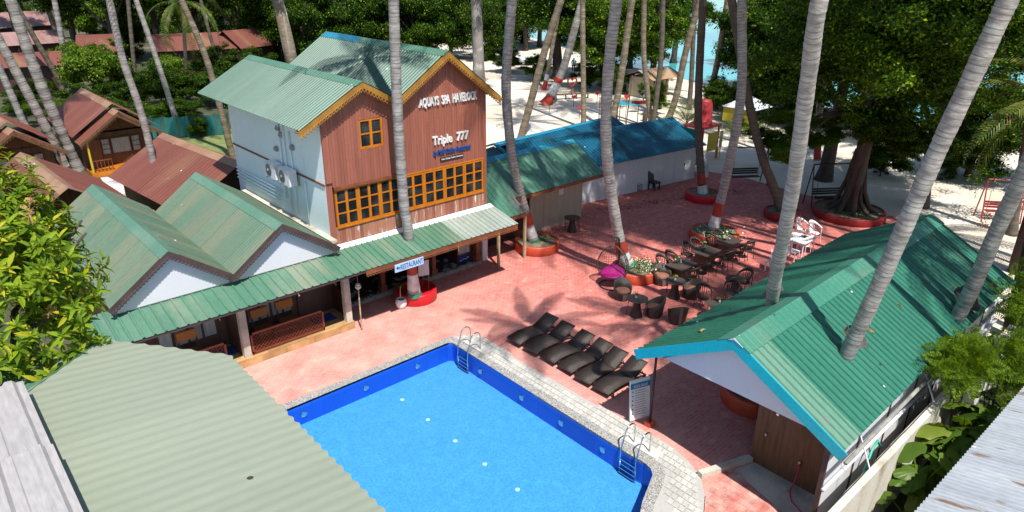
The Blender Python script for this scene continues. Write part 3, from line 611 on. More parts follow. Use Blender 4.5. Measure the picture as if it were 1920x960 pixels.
# ------------------------------------------------------------------ guest rooms: green gables
guest = thing('guest_rooms', (6.5, 24, 0), 'row of guest rooms under two faded green gable roofs', 'building')
gy0, gy1 = 19.92, 28.3
gl = roofpart('gable_roof', guest, (4.9, 24, 4)); gr2 = roofpart('gable_roof', guest, (8.3, 24, 4))
for par, xr, xa, xb in ((gl, 4.89, 3.16, 6.58), (gr2, 8.27, 6.56, 10.1)):
    zr = 4.42; za = 3.17
    back = gy1 if xr < 5 else 27.5
    roof_plane(par, (xa, back, za), (xa, gy0, za), (xr-xa, 0, zr-za), 'green_moss', 'wave', .15, .020)
    roof_plane(par, (xb, gy0, za), (xb, back, za), (xr-xb, 0, zr-za), 'green_moss', 'wave', .15, .020)
    ridge_cap(par, (xr, gy0-.02, zr), (xr, back, zr), (-.25, 0, -.18), (.25, 0, -.18), 'green_cap')
    for e in (xa, xb):
        a = Vector((e, gy0, za-.06)); b = Vector((xr, gy0, zr-.06)); ee = (b-a).normalized()*.045; dy_ = Vector((0, .005 if e == xa else 0, 0)); bb = MB().beam(a+dy_-ee, b+dy_+ee, .03, .15).build('barge_board', 'dark_trim', guest)
        mb = MB(); scallops(mb, a+Vector((0, -.004, -.06)), b+Vector((0, -.004, -.06)), .045, .11); o = mb.build('fretwork', 'dark_trim', bb); o['kind'] = 'stuff'
    MB().prism([(xa+.1, gy0+.25, 2.9), (xb-.1, gy0+.25, 2.9), (xb-.1, gy0+.25, za), (xr, gy0+.25, zr-.1), (xa+.1, gy0+.25, za)], (0, .1, 0)).build('gable_panel', 'pale_gable', guest)
MB().box(6.5, gy0+.05, 3.10, 6.64, 28, 3.16).build('valley_gutter', 'dry_leaf', guest)
MB().prism([(9.96, 20.05, 3.26), (10.14, 20.05, 3.30), (10.14, 20.05, 3.38), (9.93, 20.05, 3.36)], (0, 7.5, -.0)).build('wall_flashing', 'concrete_old', guest)
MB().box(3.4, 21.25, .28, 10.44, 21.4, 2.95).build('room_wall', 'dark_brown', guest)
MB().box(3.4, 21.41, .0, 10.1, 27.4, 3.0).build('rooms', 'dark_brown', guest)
for x0, x1 in ((4.4, 6.2), (7.2, 8.85)):
    n = 4
    wdt = (x1-x0)/n
    f = MB()
    for i in range(n+1): f.box(x0+wdt*i-.035, 21.18, .75, x0+wdt*i+.035, 21.25, 2.4)
    f.box(x0, 21.185, .7, x1, 21.25, .78).box(x0, 21.185, 2.36, x1, 21.25, 2.44)
    fo = f.build('window', 'dark_brown', guest)
    for i in range(n): MB().box(x0+wdt*i+.035, 21.22, .78, x0+wdt*(i+1)-.035, 21.248, 2.36).build('pane', 'curtain', fo)
for x0 in (6.25, 9.0):
    d = MB().box(x0, 21.2, .28, x0+.95, 21.249, 2.3).build('door', 'dark_trim', guest); MB().tube([(x0+.07, 21.17, 1.28), (x0+.2, 21.17, 1.28)], .018, 6).box(x0+.05, 21.18, 1.2, x0+.1, 21.2, 1.4).build('handle', 'steel', d)

# ------------------------------------------------------------------ verandah along the front
ver = thing('verandah', (8, 19.8, 0), 'long green lean-to verandah roof on stone posts with a planked terrace', 'verandah')
def lmat(i, n): return 'lean_worn' if i >= n-4 else 'green_lean'
EV = 18.9
roof_plane(ver, (2.3, EV, 2.53), (10.15, EV, 2.53), (0, 1.58, .36), 'green_lean', 'rib', .25, .040)
roof_plane(ver, (10.16, EV, 2.54), (17.3, EV, 2.54), (0, 1.58, .36), 'green_lean', 'rib', .25, .040, mats=lambda i, n: 'lean_worn' if i >= n-3 else 'green_lean')
MB().prism([(10.3, 20.3, 2.88), (17.25, 20.3, 2.88), (17.25, 20.3, 2.90), (10.3, 20.3, 2.90)], (0, .22, .10)).build('flashing', 'white_paint', ver)
MB().prism([(3.3, 20.2, 2.86), (10.15, 20.2, 2.86), (10.15, 20.2, 2.88), (3.3, 20.2, 2.88)], (0, .16, .12)).build('flashing', 'white_wall', ver)
MB().box(2.3, EV+.03, 2.44, 10.5, EV+.07, 2.52).build('eave_board', 'dark_trim', ver)
eb = MB().box(10.5, EV+.02, 2.38, 17.3, EV+.06, 2.53).build('eave_board', 'brown_fascia', ver)
mb = MB(); scallops(mb, (10.5, EV+.01, 2.39), (17.3, EV+.01, 2.39), .045, .11); mb.build('fretwork', 'brown_fascia', eb)['kind'] = 'stuff'
for xx in np.arange(2.6, 17.2, 1.2): MB().beam((xx, EV+.1, 2.48), (xx, 20.46, 2.78), .06, .08).build('rafter', 'dark_trim', ver)
ter = MB().box(2.4, 19.9, 0, 10.42, 21.25, .24).build('terrace', 'teak', ver)
for r in range(9):
    xx = 2.4-rnd.uniform(0, 1)
    while xx < 10.42:
        ln = rnd.uniform(1.0, 1.5); a = max(xx, 2.4); b = min(xx+ln, 10.42)
        if b-a > .1: MB().box(a+.002, 19.86+r*.154+.002, .24, b-.002, 19.86+(r+1)*.154-.002, .28+rnd.uniform(0, .003)).build('plank', 'floor_plank', ter)
        xx += ln
xx = 2.4
while xx < 10.42:
    b = min(xx+rnd.uniform(.7, 1.1), 10.42); MB().box(xx+.002, 19.868, .01, b-.002, 19.9, .238).build('riser_board', 'floor_plank', ter); xx = b
for cx in (6.62, 10.26): MB().box(cx-.11, 19.92, .28, cx+.11, 20.14, 2.70).build('post', 'concrete_old', ver)
MB().box(6.5, 20.2, .28, 6.62, 21.25, 2.6).build('screen_wall', 'dark_brown', ver)
MB().box(10.36, 20.16, .0, 10.45, 21.25, 1.2).build('screen_wall', 'dark_brown', ver)
def railing(x0, x1, y):
    r = MB().box(x0, y-.03, .33, x1, y+.03, .40).box(x0, y-.03, 1.0, x1, y+.03, 1.07).box(x0, y-.03, .28, x0+.06, y+.03, 1.07).box(x1-.06, y-.03, .28, x1, y+.03, 1.07).build('railing', 'lattice_wood', ver)
    m = MB(); h = .60; st = .135; x = x0-h
    while x < x1:
        for s, yo in ((1, -.008), (-1, .008)):
            a = (x, .40) if s == 1 else (x, 1.0); b = (x+h, 1.0) if s == 1 else (x+h, .40)
            def clip(p, q):
                if p[0] < x0+.05: tt = (x0+.05-p[0])/(q[0]-p[0]); p = (x0+.05, p[1]+(q[1]-p[1])*tt)
                if q[0] > x1-.05: tt = (x1-.05-p[0])/(q[0]-p[0]); q = (x1-.05, p[1]+(q[1]-p[1])*tt)
                return p, q
            if x+h > x0+.06 and x < x1-.06:
                p, q = clip(a, b)
                if q[0]-p[0] > .03: m.beam((p[0], y+yo, p[1]), (q[0], y+yo, q[1]), .014, .026, up=(0, 1, 0))
        x += st
    o = m.build('lattice', 'lattice_wood', r); o['kind'] = 'stuff'
railing(6.78, 9.32, 19.98); railing(3.6, 6.0, 19.98)
def verandah_chair(x, y, lab):
    t = thing('wooden_armchair', (x, y, .28), lab, 'chair', 'armchairs on the terrace')
    MB().box(x-.3, y-.3, .62, x+.3, y+.3, .68).build('seat', 'teak', t); MB().prism([(x-.3, y+.22, 1.0), (x+.3, y+.22, 1.0), (x+.3, y+.28, 1.28), (x-.3, y+.28, 1.28)], (0, .06, .02)).build('backrest', 'orange_wood', t)
    for sx in (-.27, .27):
        for sy in (-.27, .25): MB().box(x+sx-.025, y+sy-.025, .28, x+sx+.025, y+sy+.025, .62 if sy < 0 else 1.05).build('leg', 'dark_trim', t)
verandah_chair(7.55, 20.75, 'wooden armchair with an orange back beside the terrace post'); verandah_chair(8.45, 20.8, 'wooden armchair with an orange back next to the dark door'); verandah_chair(5.2, 20.75, 'wooden armchair with an orange back half hidden by the pale green roof')
t = thing('coffee_table', (8.0, 20.4, .28), 'low wooden coffee table behind the lattice railing', 'table')
MB().box(7.65, 20.2, .66, 8.4, 20.55, .70).build('table_top', 'teak', t)
for sx in (7.7, 8.35):
    for sy in (20.24, 20.51): MB().box(sx-.02, sy-.02, .28, sx+.02, sy+.02, .66).build('leg', 'dark_trim', t)
for x0, ll in ((9.25, 'blue door mat on the terrace beside the lattice railing'), (5.9, 'blue door mat on the terrace beyond the middle post')): tag(MB().box(x0, 20.45, .283, x0+.8, 21.0, .297).build('door_mat', 'mat_blue'), ll, 'mat')
# bamboo lamp pole, hanging sign, menu board, pot, planter
t = thing('lamp_pole', (10.52, 19.6, 0), 'bamboo lamp pole with a shell shade beside the terrace post', 'lamp')
p = MB().lathe([(.035, 0), (.028, .1), (.027, .6), (.034, .62), (.027, .64), (.026, 1.2), (.033, 1.22), (.025, 1.24), (.024, 1.6)], (10.52, 19.6, 0), 8).build('pole', 'bamboo', t, True)
MB().lathe([(.02, 0), (.10, .06), (.11, .12), (.07, .15), (.09, .2), (.02, .24)], (10.52, 19.6, 1.58), 12).build('lamp_shade', 'concrete', t)
MB().tube([(10.52, 19.6, 1.8), (10.52, 19.6, 2.6)], .012, 6).build('hanger', 'brown_fascia', t)
t = thing('restaurant_sign', (12.15, 18.86, 2.2), 'pale blue restaurant sign board hanging from the verandah eave', 'sign')
MB().box(11.58, 18.86, 2.14, 12.76, 18.89, 2.42).build('board', 'sign_paleblue', t)
letters('RESTAURANT', (11.80, 18.857, 2.19), (1, 0, 0), .93, .19, 'sign_blue', t, ext=.004, bold=.01)
MB().prism([(11.62, 18.857, 2.29), (11.70, 18.857, 2.36), (11.70, 18.857, 2.31), (11.77, 18.857, 2.31), (11.77, 18.857, 2.21), (11.75, 18.857, 2.21), (11.75, 18.857, 2.27), (11.70, 18.857, 2.27), (11.70, 18.857, 2.22)], (0, -.004, 0)).build('arrow', 'sign_blue', t)
for sx in (11.7, 12.6): MB().tube([(sx, 18.875, 2.42), (sx, 18.94, 2.53)], .006, 5).build('hook', 'steel', t)
def ring_planter(c, r, h, mat, label, plants=0, soil='soil_pot', group='round red tree planters', flower=None, z0=0.):
    t = thing('tree_planter', (c[0], c[1], z0), label, 'planter', group)
    MB().lathe([(r*.98, 0), (r, .02), (r, h-.04), (r*.985, h), (r-.14, h), (r-.15, h-.03), (r-.15, h-.12)], (c[0], c[1], z0), 36, caps=False).build('rim', mat, t, True)
    MB().lathe([(0, h-.05), (r-.149, h-.05)], (c[0], c[1], z0), 36, caps=False).build('soil', soil, t)
    return t
ring_planter((13.42, 20.45), .80, .42, 'planter_crimson', 'low crimson round planter round the painted palm under the verandah', soil='planter_crimson')
t = thing('menu_board', (13.75, 20.2, .42), 'white menu board on a wooden easel standing on the crimson planter', 'sign')
MB().prism([(13.42, 20.22, .98), (13.80, 20.06, 1.0), (13.80, 20.06, 1.62), (13.42, 20.22, 1.58)], (.02, .03, 0)).build('board', 'white_wall', t)
for a, b in (((13.45, 20.25, .4), (13.45, 20.25, 1.0)), ((13.78, 20.12, .4), (13.80, 20.11, 1.05)), ((13.70, 20.4, .4), (13.62, 20.22, 1.3))): MB().tube([a, b], .015, 6).build('leg', 'teak', t)
t = thing('potted_plant', (12.52, 20.12, 0), 'white egg-shaped pot with a thin striped plant beside the crimson planter', 'plant pot')
MB().lathe([(.12, 0), (.19, .08), (.22, .20), (.20, .31), (.16, .38), (.145, .38), (.15, .33)], (12.52, 20.12, 0), 20, caps=False).build('pot', 'white_plastic', t, True)
MB().lathe([(0, .33), (.15, .33)], (12.52, 20.12, 0), 16, caps=False).build('soil', 'soil_pot', t)
MB().tube([(12.52, 20.12, .33), (12.51, 20.13, .6), (12.53, 20.12, .9)], [.022, .018, .012], 6).build('stem', 'bamboo', t)
for i in range(7):
    a = i*.9; d = Vector((math.cos(a), math.sin(a), 0)); q0 = Vector((12.53, 20.12, .85))
    MB().prism([q0, q0+d*.15+Vector((-d.y, d.x, 0))*.03+Vector((0, 0, .08)), q0+d*.32+Vector((0, 0, .02)), q0+d*.15-Vector((-d.y, d.x, 0))*.03+Vector((0, 0, .08))], (0, 0, .004)).build('leaf', 'leaf_mid', t)

# ------------------------------------------------------------------ annex sheds
ann = thing('annex_shed', (21, 22, 0), 'low shed with a patchy green roof, blue ridge and plywood front', 'shed')
roof_plane(ann, (19.25, 21.25, 2.60), (25.1, 21.25, 2.60), (0, 2.25, 1.24), 'annex_green', 'rib', .25, .036)
roof_plane(ann, (17.06, 20.45, 2.16), (19.24, 20.45, 2.16), (0, 3.05, 1.67), 'annex_green', 'rib', .25, .036)
roof_plane(ann, (25.1, 25.9, 2.55), (17.06, 25.9, 2.55), (0, -2.4, 1.28), 'annex_green', 'rib', .25, .036)
ridge_cap(ann, (17.06, 23.5, 3.85), (25.1, 23.5, 3.85), (0, -.26, -.14), (0, .26, -.14), 'blue_ridge')
MB().box(19.25, 21.27, 2.42, 25.1, 21.31, 2.58).build('eave_board', 'brown_fascia', ann); MB().box(17.1, 20.47, 1.98, 19.22, 20.51, 2.14).build('eave_board', 'brown_fascia', ann)
MB().prism([(25.04, 21.3, 2.45), (25.04, 23.5, 3.68), (25.04, 25.85, 2.45)], (.03, 0, 0)).build('gable_panel', 'dark_trim', ann)
for i in range(4):
    a = 21.4+i*.9; MB().box(a+.004, 22.55, 0, a+.896, 22.62, 2.75).build('panel', 'plywood', ann)
MB().box(17.1, 22.66, 0, 25.0, 22.75, 2.9).build('front_wall', 'dark_brown', ann); MB().box(24.94, 22.76, 0, 25.02, 25.7, 2.5).build('side_wall', 'plywood', ann)
MB().box(23.3, 22.54, 1.55, 23.62, 22.548, 1.85).build('notice', 'white_plastic', ann)
for xx in (17.75, 19.25): MB().box(xx-.05, 20.55, 0, xx+.05, 20.65, 2.1 if xx < 18 else 2.12).build('post', 'bamboo', ann)
blu = thing('blue_roof_building', (0, 0, 0), 'long white-walled building under a bright blue ribbed roof', 'building')
roof_plane(blu, (-2.6, -.5, 2.08), (9.6, -.5, 2.08), (0, 2.9, 1.15), 'blue_tin', 'rib', .24, .034)
roof_plane(blu, (9.6, 5.2, 2.1), (-2.6, 5.2, 2.1), (0, -2.8, 1.13), 'blue_tin', 'rib', .24, .034)
ridge_cap(blu, (-2.6, 2.4, 3.23), (9.6, 2.4, 3.23), (0, -.2, -.08), (0, .2, -.08), 'blue_tin')
for i in range(5): MB().box(i*1.86+.003, 0, 0, i*1.86+1.857, .1, 2.2).build('wall_panel', 'white_wall', blu)
MB().box(.0, .11, 0, 9.3, 4.9, 2.1).build('rooms', 'white_wall', blu)
for x_ in (-2.5, 9.44): MB().prism([(x_, -.3, 2.06), (x_, 5.0, 2.06), (x_, 2.4, 3.1)], (.04, 0, 0)).build('gable', 'blue_tin', blu); MB().box(9.31, .05, 1.1, 9.35, 2.4, 2.9).build('green_cloth', 'net_teal', blu)
dd = MB().box(7.5, -.02, .02, 8.4, 0, 2.0).build('door', 'white_wall', blu); MB().box(8.28, -.045, .95, 8.32, -.02, 1.1).build('handle', 'steel', dd)
MB().prism([(9.45, -.3, 0), (10.2, -.35, 0), (10.15, -.15, 1.5), (9.4, -.1, 1.5)], (0, .03, 0)).build('leaning_board', 'white_wall', blu)
blu.location = (26.1, 24.05, 0); blu.rotation_euler.z = math.radians(-7)
rb = thing('rear_shed', (0, 0, 0), 'faded blue tin roof shed backing onto the white sand', 'shed')
roof_plane(rb, (0, -1.6, 2.3), (10.6, -1.6, 2.3), (0, 1.9, .72), 'blue_tin', 'rib', .24, .034)
roof_plane(rb, (10.6, 2.0, 2.35), (0, 2.0, 2.35), (0, -1.7, .67), 'blue_tin', 'rib', .24, .034)
MB().box(.2, -1.3, 0, 10.3, 1.7, 2.3).build('walls', 'dark_brown', rb); ridge_cap(rb, (0, .3, 3.02), (10.6, .3, 3.02), (0, -.2, -.07), (0, .2, -.07), 'blue_ridge')
for x_ in (.1, 10.4): MB().prism([(x_, -1.5, 2.2), (x_, 1.9, 2.2), (x_, .3, 2.9)], (.04, 0, 0)).build('gable', 'blue_tin', rb)
rb.location = (23.6, 27.6, 0); rb.rotation_euler.z = math.radians(4)

# ------------------------------------------------------------------ pavilion on the right
pav = thing('poolside_pavilion', (19, 7, 0), 'green ribbed gable pavilion with turquoise barge boards pierced by palms', 'pavilion')
X0, X1 = 12.9, 25.4; sk = .21
def pm(i, n): return 'pav_patch' if i == 0 else 'green_pav'
pl = roofpart('left_slope', pav, (19, 8, 3.5)); prr = roofpart('right_slope', pav, (19, 5.5, 3.5))
roof_plane(pl, (X0, 9.5, 2.72), (X1, 9.5+sk, 2.72), (0, -2.66, 1.48), 'green_pav_shade', 'rib', .225, .042, wid=.9)
roof_plane(prr, (X1, 4.1+sk, 2.72), (X0, 4.1, 2.72), (0, 2.74, 1.48), 'green_pav', 'rib', .225, .042, wid=.9, mats=lambda i, n: 'pav_patch' if i == n-1 else 'green_pav')
ridge_cap(pav, (X0-.02, 6.84, 4.2), (X1, 6.84+sk, 4.2), (0, -.42, -.227), (0, .42, -.233), 'pav_cap', lift=.06)
MB().prism([(X0-.03, 6.6, 4.10), (X0-.03, 6.84, 4.2), (X0-.03, 6.98, 4.15), (X0-.03, 6.84, 4.25)], (.2, 0, .01)).build('ridge_end', 'white_paint', pav)
MB().beam((X0, 4.07, 2.60), (X0, 6.90, 4.112), .03, .27).build('barge_board', 'turquoise', pav); MB().beam((X0+.004, 9.53, 2.60), (X0+.004, 6.78, 4.113), .03, .27).build('barge_board', 'turquoise', pav)
MB().beam((X1, 4.07+sk, 2.62), (X1, 6.84+sk, 4.11), .03, .17).build('barge_board', 'turquoise', pav); MB().beam((X1, 9.53+sk, 2.62), (X1, 6.84+sk, 4.11), .03, .17).build('barge_board', 'turquoise', pav)
MB().prism([(13.12, 4.95, 2.74), (13.12, 8.80, 2.74), (13.12, 6.86, 3.95)], (.04, 0, 0)).build('gable_panel', 'pale_gable', pav)
MB().box(13.17, 4.95, 2.70, 24.8, 8.85, 2.74).build('ceiling', 'dark_brown', pav)
for a in np.arange(13.6, 25.2, 1.5): MB().beam((a, 9.35, 2.74), (a, 6.9, 4.08), .05, .06).beam((a, 4.3, 2.74), (a, 6.8, 4.08), .05, .06).build('rafter', 'dark_trim', pav)
for (x, y) in ((13.72, 9.62), (17.6, 9.65), (21.4, 9.68), (25.1, 9.72)):
    yy = min(y, 9.3+.01*x); MB().tube([(x, yy, 0.02), (x, yy, 2.74)], .035, 8).build('post', 'black_metal', pav, True)
MB().box(13.62, 9.36, 0, 13.86, 9.56, .16).build('post_base', 'planter_red', pav)
cy = 6.85
for i in range(15):
    a = 6.78-i*.146; MB().box(14.52, a-.143, .0, 14.58, a, 2.74).build('plank', 'dark_brown' if 0 else 'cabin_wood', pav)
MB().box(14.585, 4.58, 0, 14.68, 6.76, 2.7).build('shower_backing', 'dark_brown', pav)
for yy in (6.25, 5.25):
    MB().tube([(14.52, yy, 2.25), (14.40, yy, 2.30), (14.34, yy, 2.24)], .015, 6).lathe([(.05, 0), (.02, .03)], (14.33, yy, 2.2), 10).build('shower_head', 'steel', pav)
    MB().tube([(14.52, yy, 1.75), (14.46, yy, 1.75)], .035, 8).build('shower_tap', 'steel', pav)
for yy, zz in ((6.45, 1.05), (5.5, .75)): MB().tube([(14.52, yy, zz), (14.46, yy, zz), (14.44, yy, zz-.05)], .02, 6).build('tap', 'steel', pav)
MB().box(24.7, 4.6, 0, 24.8, 8.9, 2.74).build('end_wall', 'dark_brown', pav)
for i in range(7):
    a = 13.05+i*1.68; MB().box(a+.04, 4.42, .1, a+1.64, 4.47, 2.3).build('side_panel', 'white_wall', pav); MB().box(a-.04, 4.40, 0, a+.04, 4.5, 2.66).build('side_post', 'dark_trim', pav)
MB().tube([(12.95, 4.02, 2.46), (24.9, 4.2, 2.46)], .05, 8).build('gutter', 'stone', pav, True)
MB().tube([(13.0, 4.36, 1.5), (24.8, 4.36, 1.5)], .045, 8).build('waste_pipe', 'white_wall', pav, True)
for x in (13.9, 17.6): MB().beam((x, 4.15, 2.6), (x-.15, 3.78, 2.03), .025, .025).build('stay', 'white_paint', pav)
t = MB().tube([(14.46, 5.45, .72), (14.36, 5.45, .7), (14.33, 5.47, .3), (14.2, 5.5, .03), (13.9, 5.3, .02), (13.7, 4.9, .02)], .016, 6).build('hose', 'hose_pink', None, True); tag(t, 'pink hose hanging from a tap on the brown shower wall', 'hose')
t = MB().tube([(15.8, 4.22, 1.25), (15.5, 4.24, 1.6), (15.2, 4.22, 1.55), (14.9, 4.2, 1.0), (14.4, 4.18, .5), (14.0, 4.15, .15), (13.5, 4.1, .05)], .03, 7).build('hose', 'hose_green', None, True); tag(t, 'green hose looped beside the white panels of the pavilion', 'hose')
tag(MB().prism([(12.95, 7.2, 0), (13.0, 7.36, 0), (14.52, 6.86, 0), (14.5, 6.68, 0)], (0, 0, .15)).build('shower_kerb', 'concrete_old'), 'worn concrete kerb in front of the shower wall', 'kerb')
sheet('shower_floor', [[(13.85, 6.85), (14.52, 6.66), (14.52, 4.6), (13.2, 4.5)]], .012, 'concrete_old')
# planters under the pavilion round its palms
ring_planter((17.0, 8.15), .95, .5, 'planter_red', 'round red planter in the shade under the pavilion')
# pool rules board
t = thing('pool_rules_board', (13.75, 9.75, 0), 'white pool rules board with a blue heading beside the pavilion post', 'sign')
bx0, bx1, by0, by1 = 13.42, 14.06, 9.92, 9.70
P0 = Vector((13.40, 9.88, .06)); P1 = Vector((14.02, 9.68, .06)); lean = Vector((.06, .14, 1.22)); nn = Vector((.02, .05, 0))
MB().prism([P0, P1, P1+lean, P0+lean], nn).build('board', 'white_plastic', t)
ub = (P1-P0).normalized()
fr = Vector((-.006, -.018, 0))
MB().prism([P0+lean*.80+fr, P1+lean*.80+fr, P1+lean*.93+fr, P0+lean*.93+fr], nn*.2).build('heading', 'pool_rules_blue', t)
letters('POOL RULES', P0+lean*.83+fr*1.6+ub*.1, ub, .46, .085, 'white_paint', t, ext=.004, bold=.01, up=lean)
mb = MB()
for i in range(11):
    a = P0+lean*(.74-.06*i)+fr+ub*.14; mb.prism([a, a+ub*rnd.uniform(.3, .44), a+ub*.3+lean*.012, a+lean*.012], fr*.2)
mb.build('rule_lines', 'stone', t)
mb = MB()
for i in range(6): a = P0+lean*(.72-.11*i)+fr+ub*.05; mb.prism([a, a+ub*.04, a+ub*.04+lean*.03, a+lean*.03], fr*.2)
mb.build('pictograms', 'black_metal', t)
for a in (P0, P1): MB().box(a.x-.02, a.y-.02, 0, a.x+.03, a.y+.22, .05).build('foot', 'steel', t)
# boundary wall, right-hand roof
bw = thing('boundary_wall', (15, 3.8, 0), 'weathered white concrete boundary wall behind the pavilion', 'wall')
xx = 10.2
while xx < 24: 
    e = min(xx+2.42, 24.2)
    if not (17.9 < xx < 18.6): MB().box(xx+.006, 3.66+.02*(xx-12)/6, 0, e-.006, 3.84+.02*(xx-12)/6, 1.95 if xx < 17.5 else 1.75).build('wall_panel', 'wall_weathered', bw)
    xx = e
MB().tube([(10.5+i*.5, 3.82, 1.96+.012*math.sin(i*2.1)) for i in range(15)], .012, 5).build('cable', 'black_metal', bw)
rr = thing('tin_roof_shed', (14, 1, 0), 'shed with a rust-streaked grey corrugated roof beside the boundary wall', 'shed')
roof_plane(rr, (9.8, 2.42, 3.0), (18.2, 2.25, 3.0), (0, -4.6, .95), 'zinc', 'wave', .13, .030, wid=.8)
MB().box(10.0, -2, 0, 18.0, 2.1, 2.85).build('walls', 'concrete_old', rr)
# dead fronds and dry leaves fallen on roofs
def dry(at, rz, s, lab, tilt=0.):
    m = MB(); n = 7
    for i in range(n):
        a = (i-3)*.32; d = Vector((math.cos(a), math.sin(a), 0)); e = Vector((-d.y, d.x, 0)); m.prism([(0, 0, 0), d*.5*s+e*.05*s+Vector((0, 0, .03)), d*s*rnd.uniform(.7, 1), d*.5*s-e*.05*s+Vector((0, 0, .02))], (0, 0, .006))
    o = m.build('fallen_leaf', 'dry_leaf', org=(0, 0, 0)); o.location = at; o.rotation_euler = (tilt, 0, rz); tag(o, lab, 'dry leaf', 'dry leaves fallen on the pavilion roof'); return o
def on_right(x, y): return 2.72+(y-4.1-sk*(x-X0)/12.5)*1.48/2.74+.045
def on_left(x, y): return 2.72+(9.5+sk*(x-X0)/12.5-y)*1.48/2.66+.045
for px_, py_, lab, rz, s in ((1630, 622, 'curled dry leaf on the roof below the middle pavilion palm', .4, .45), (1745, 530, 'long dry leaf stalk lying on the green pavilion roof', 2.4, .5), (1790, 545, 'dry leaf litter beside the farthest pavilion palm', .2, .4), (1690, 575, 'small brown leaf in mid roof of the pavilion', 1., .3)):
    zz = 3.4
    for _ in range(6): q_ = g(px_, py_, zz); zz = on_right(q_.x, q_.y)
    dry(q_, rz, s*.6, lab, math.atan(.54))
zz = 3.2
for _ in range(6): q_ = g(1315, 622, zz); zz = on_left(q_.x, q_.y)
dry(q_, .5, .16, 'small brown leaf on the shaded slope of the pavilion roof', -math.atan(.55))

# ------------------------------------------------------------------ near roofs below the camera
nr = thing('near_green_roof', (0, 6, 0), 'pale faded green corrugated roof overlooking the pool', 'roof')
def clipped(yc):
    xr = 2.39 if yc < 7.87 else 2.39-(yc-7.87)*(1.09/1.2); xl = .3 if yc < 8.15 else .3+(yc-8.15)*(1.0/.92); return xl, xr
yy = 1.0; nz_ = lambda x, y: 7.5+.10*(2.39-x)+.0036*math.cos(2*math.pi*y/.15)
seams = list(np.arange(1.0, 9.1, .855))+[9.07]
for a, b in zip(seams[:-1], seams[1:]):
    ysn = np.linspace(a, b, max(3, int((b-a)/.024))); m = MB(); k = len(ysn)
    for y in ysn:
        xl, xr = clipped(y); xr += .012*math.cos(2*math.pi*y/.15)
        for tt in (0, .33, .66, 1): x = xl+(xr-xl)*tt; m.v.append((x, y, nz_(x, y)+.007*((y-a)/(b-a))))
    for i in range(k-1):
        for j in range(3): m.f.append((i*4+j, i*4+j+1, (i+1)*4+j+1, (i+1)*4+j)); m.mi.append(0)
    m.build('roof_sheet', 'near_green', nr, True)
MB().box(-4, .6, 0, 1.9, 7.3, 7.2).build('walls', 'concrete_old', nr)
m = MB(); m.prism([(.36, 8.16, 7.72), (1.32, 9.10, 7.63), (1.20, 9.35, 7.45), (.12, 8.40, 7.50)], (0, 0, -.03)); m.build('hip_strip', 'green_cap', nr)
m = MB(); m.prism([(1.2, 9.30, 7.47), (.12, 8.38, 7.50), (-1.2, 9.8, 6.9), (-.1, 10.7, 6.9)], (0, 0, -.03)); m.build('hip_slope', 'green_lean', nr)
ng = thing('near_grey_roof', (-1, 6, 0), 'pinkish grey metal roof sheets lapped over the pale green roof', 'roof')
def gsheet(x0, x1, y0, y1, z0, mt):
    p_ = [(0, 0), (.06, .0), (.09, .035), (.15, .035), (.18, 0), (.30, 0), (.31, .008), (.32, 0)]; m = MB(); prof = []
    x = x1
    while x > x0:
        for a, h in p_:
            if x-a >= x0: prof.append((x-a, h))
        x -= .33
    for y in (y0, y1):
        for a, h in prof: m.v.append((a, y, z0+h+(y-5)*-.012+(.33-a)*.08))
    n_ = len(prof)
    for i in range(n_-1): m.f.append((i, i+1, n_+i+1, n_+i)); m.mi.append(0)
    m.build('roof_sheet', mt, ng)
gsheet(-2.5, .335, 6.42, 7.95, 8.0, 'near_grey'); gsheet(-2.5, .345, 3.0, 6.5, 8.03, 'zinc' if 0 else 'near_grey')
MB().box(-4, 2, 7.0, -.1, 7.6, 7.9).build('wall', 'concrete_old', ng)

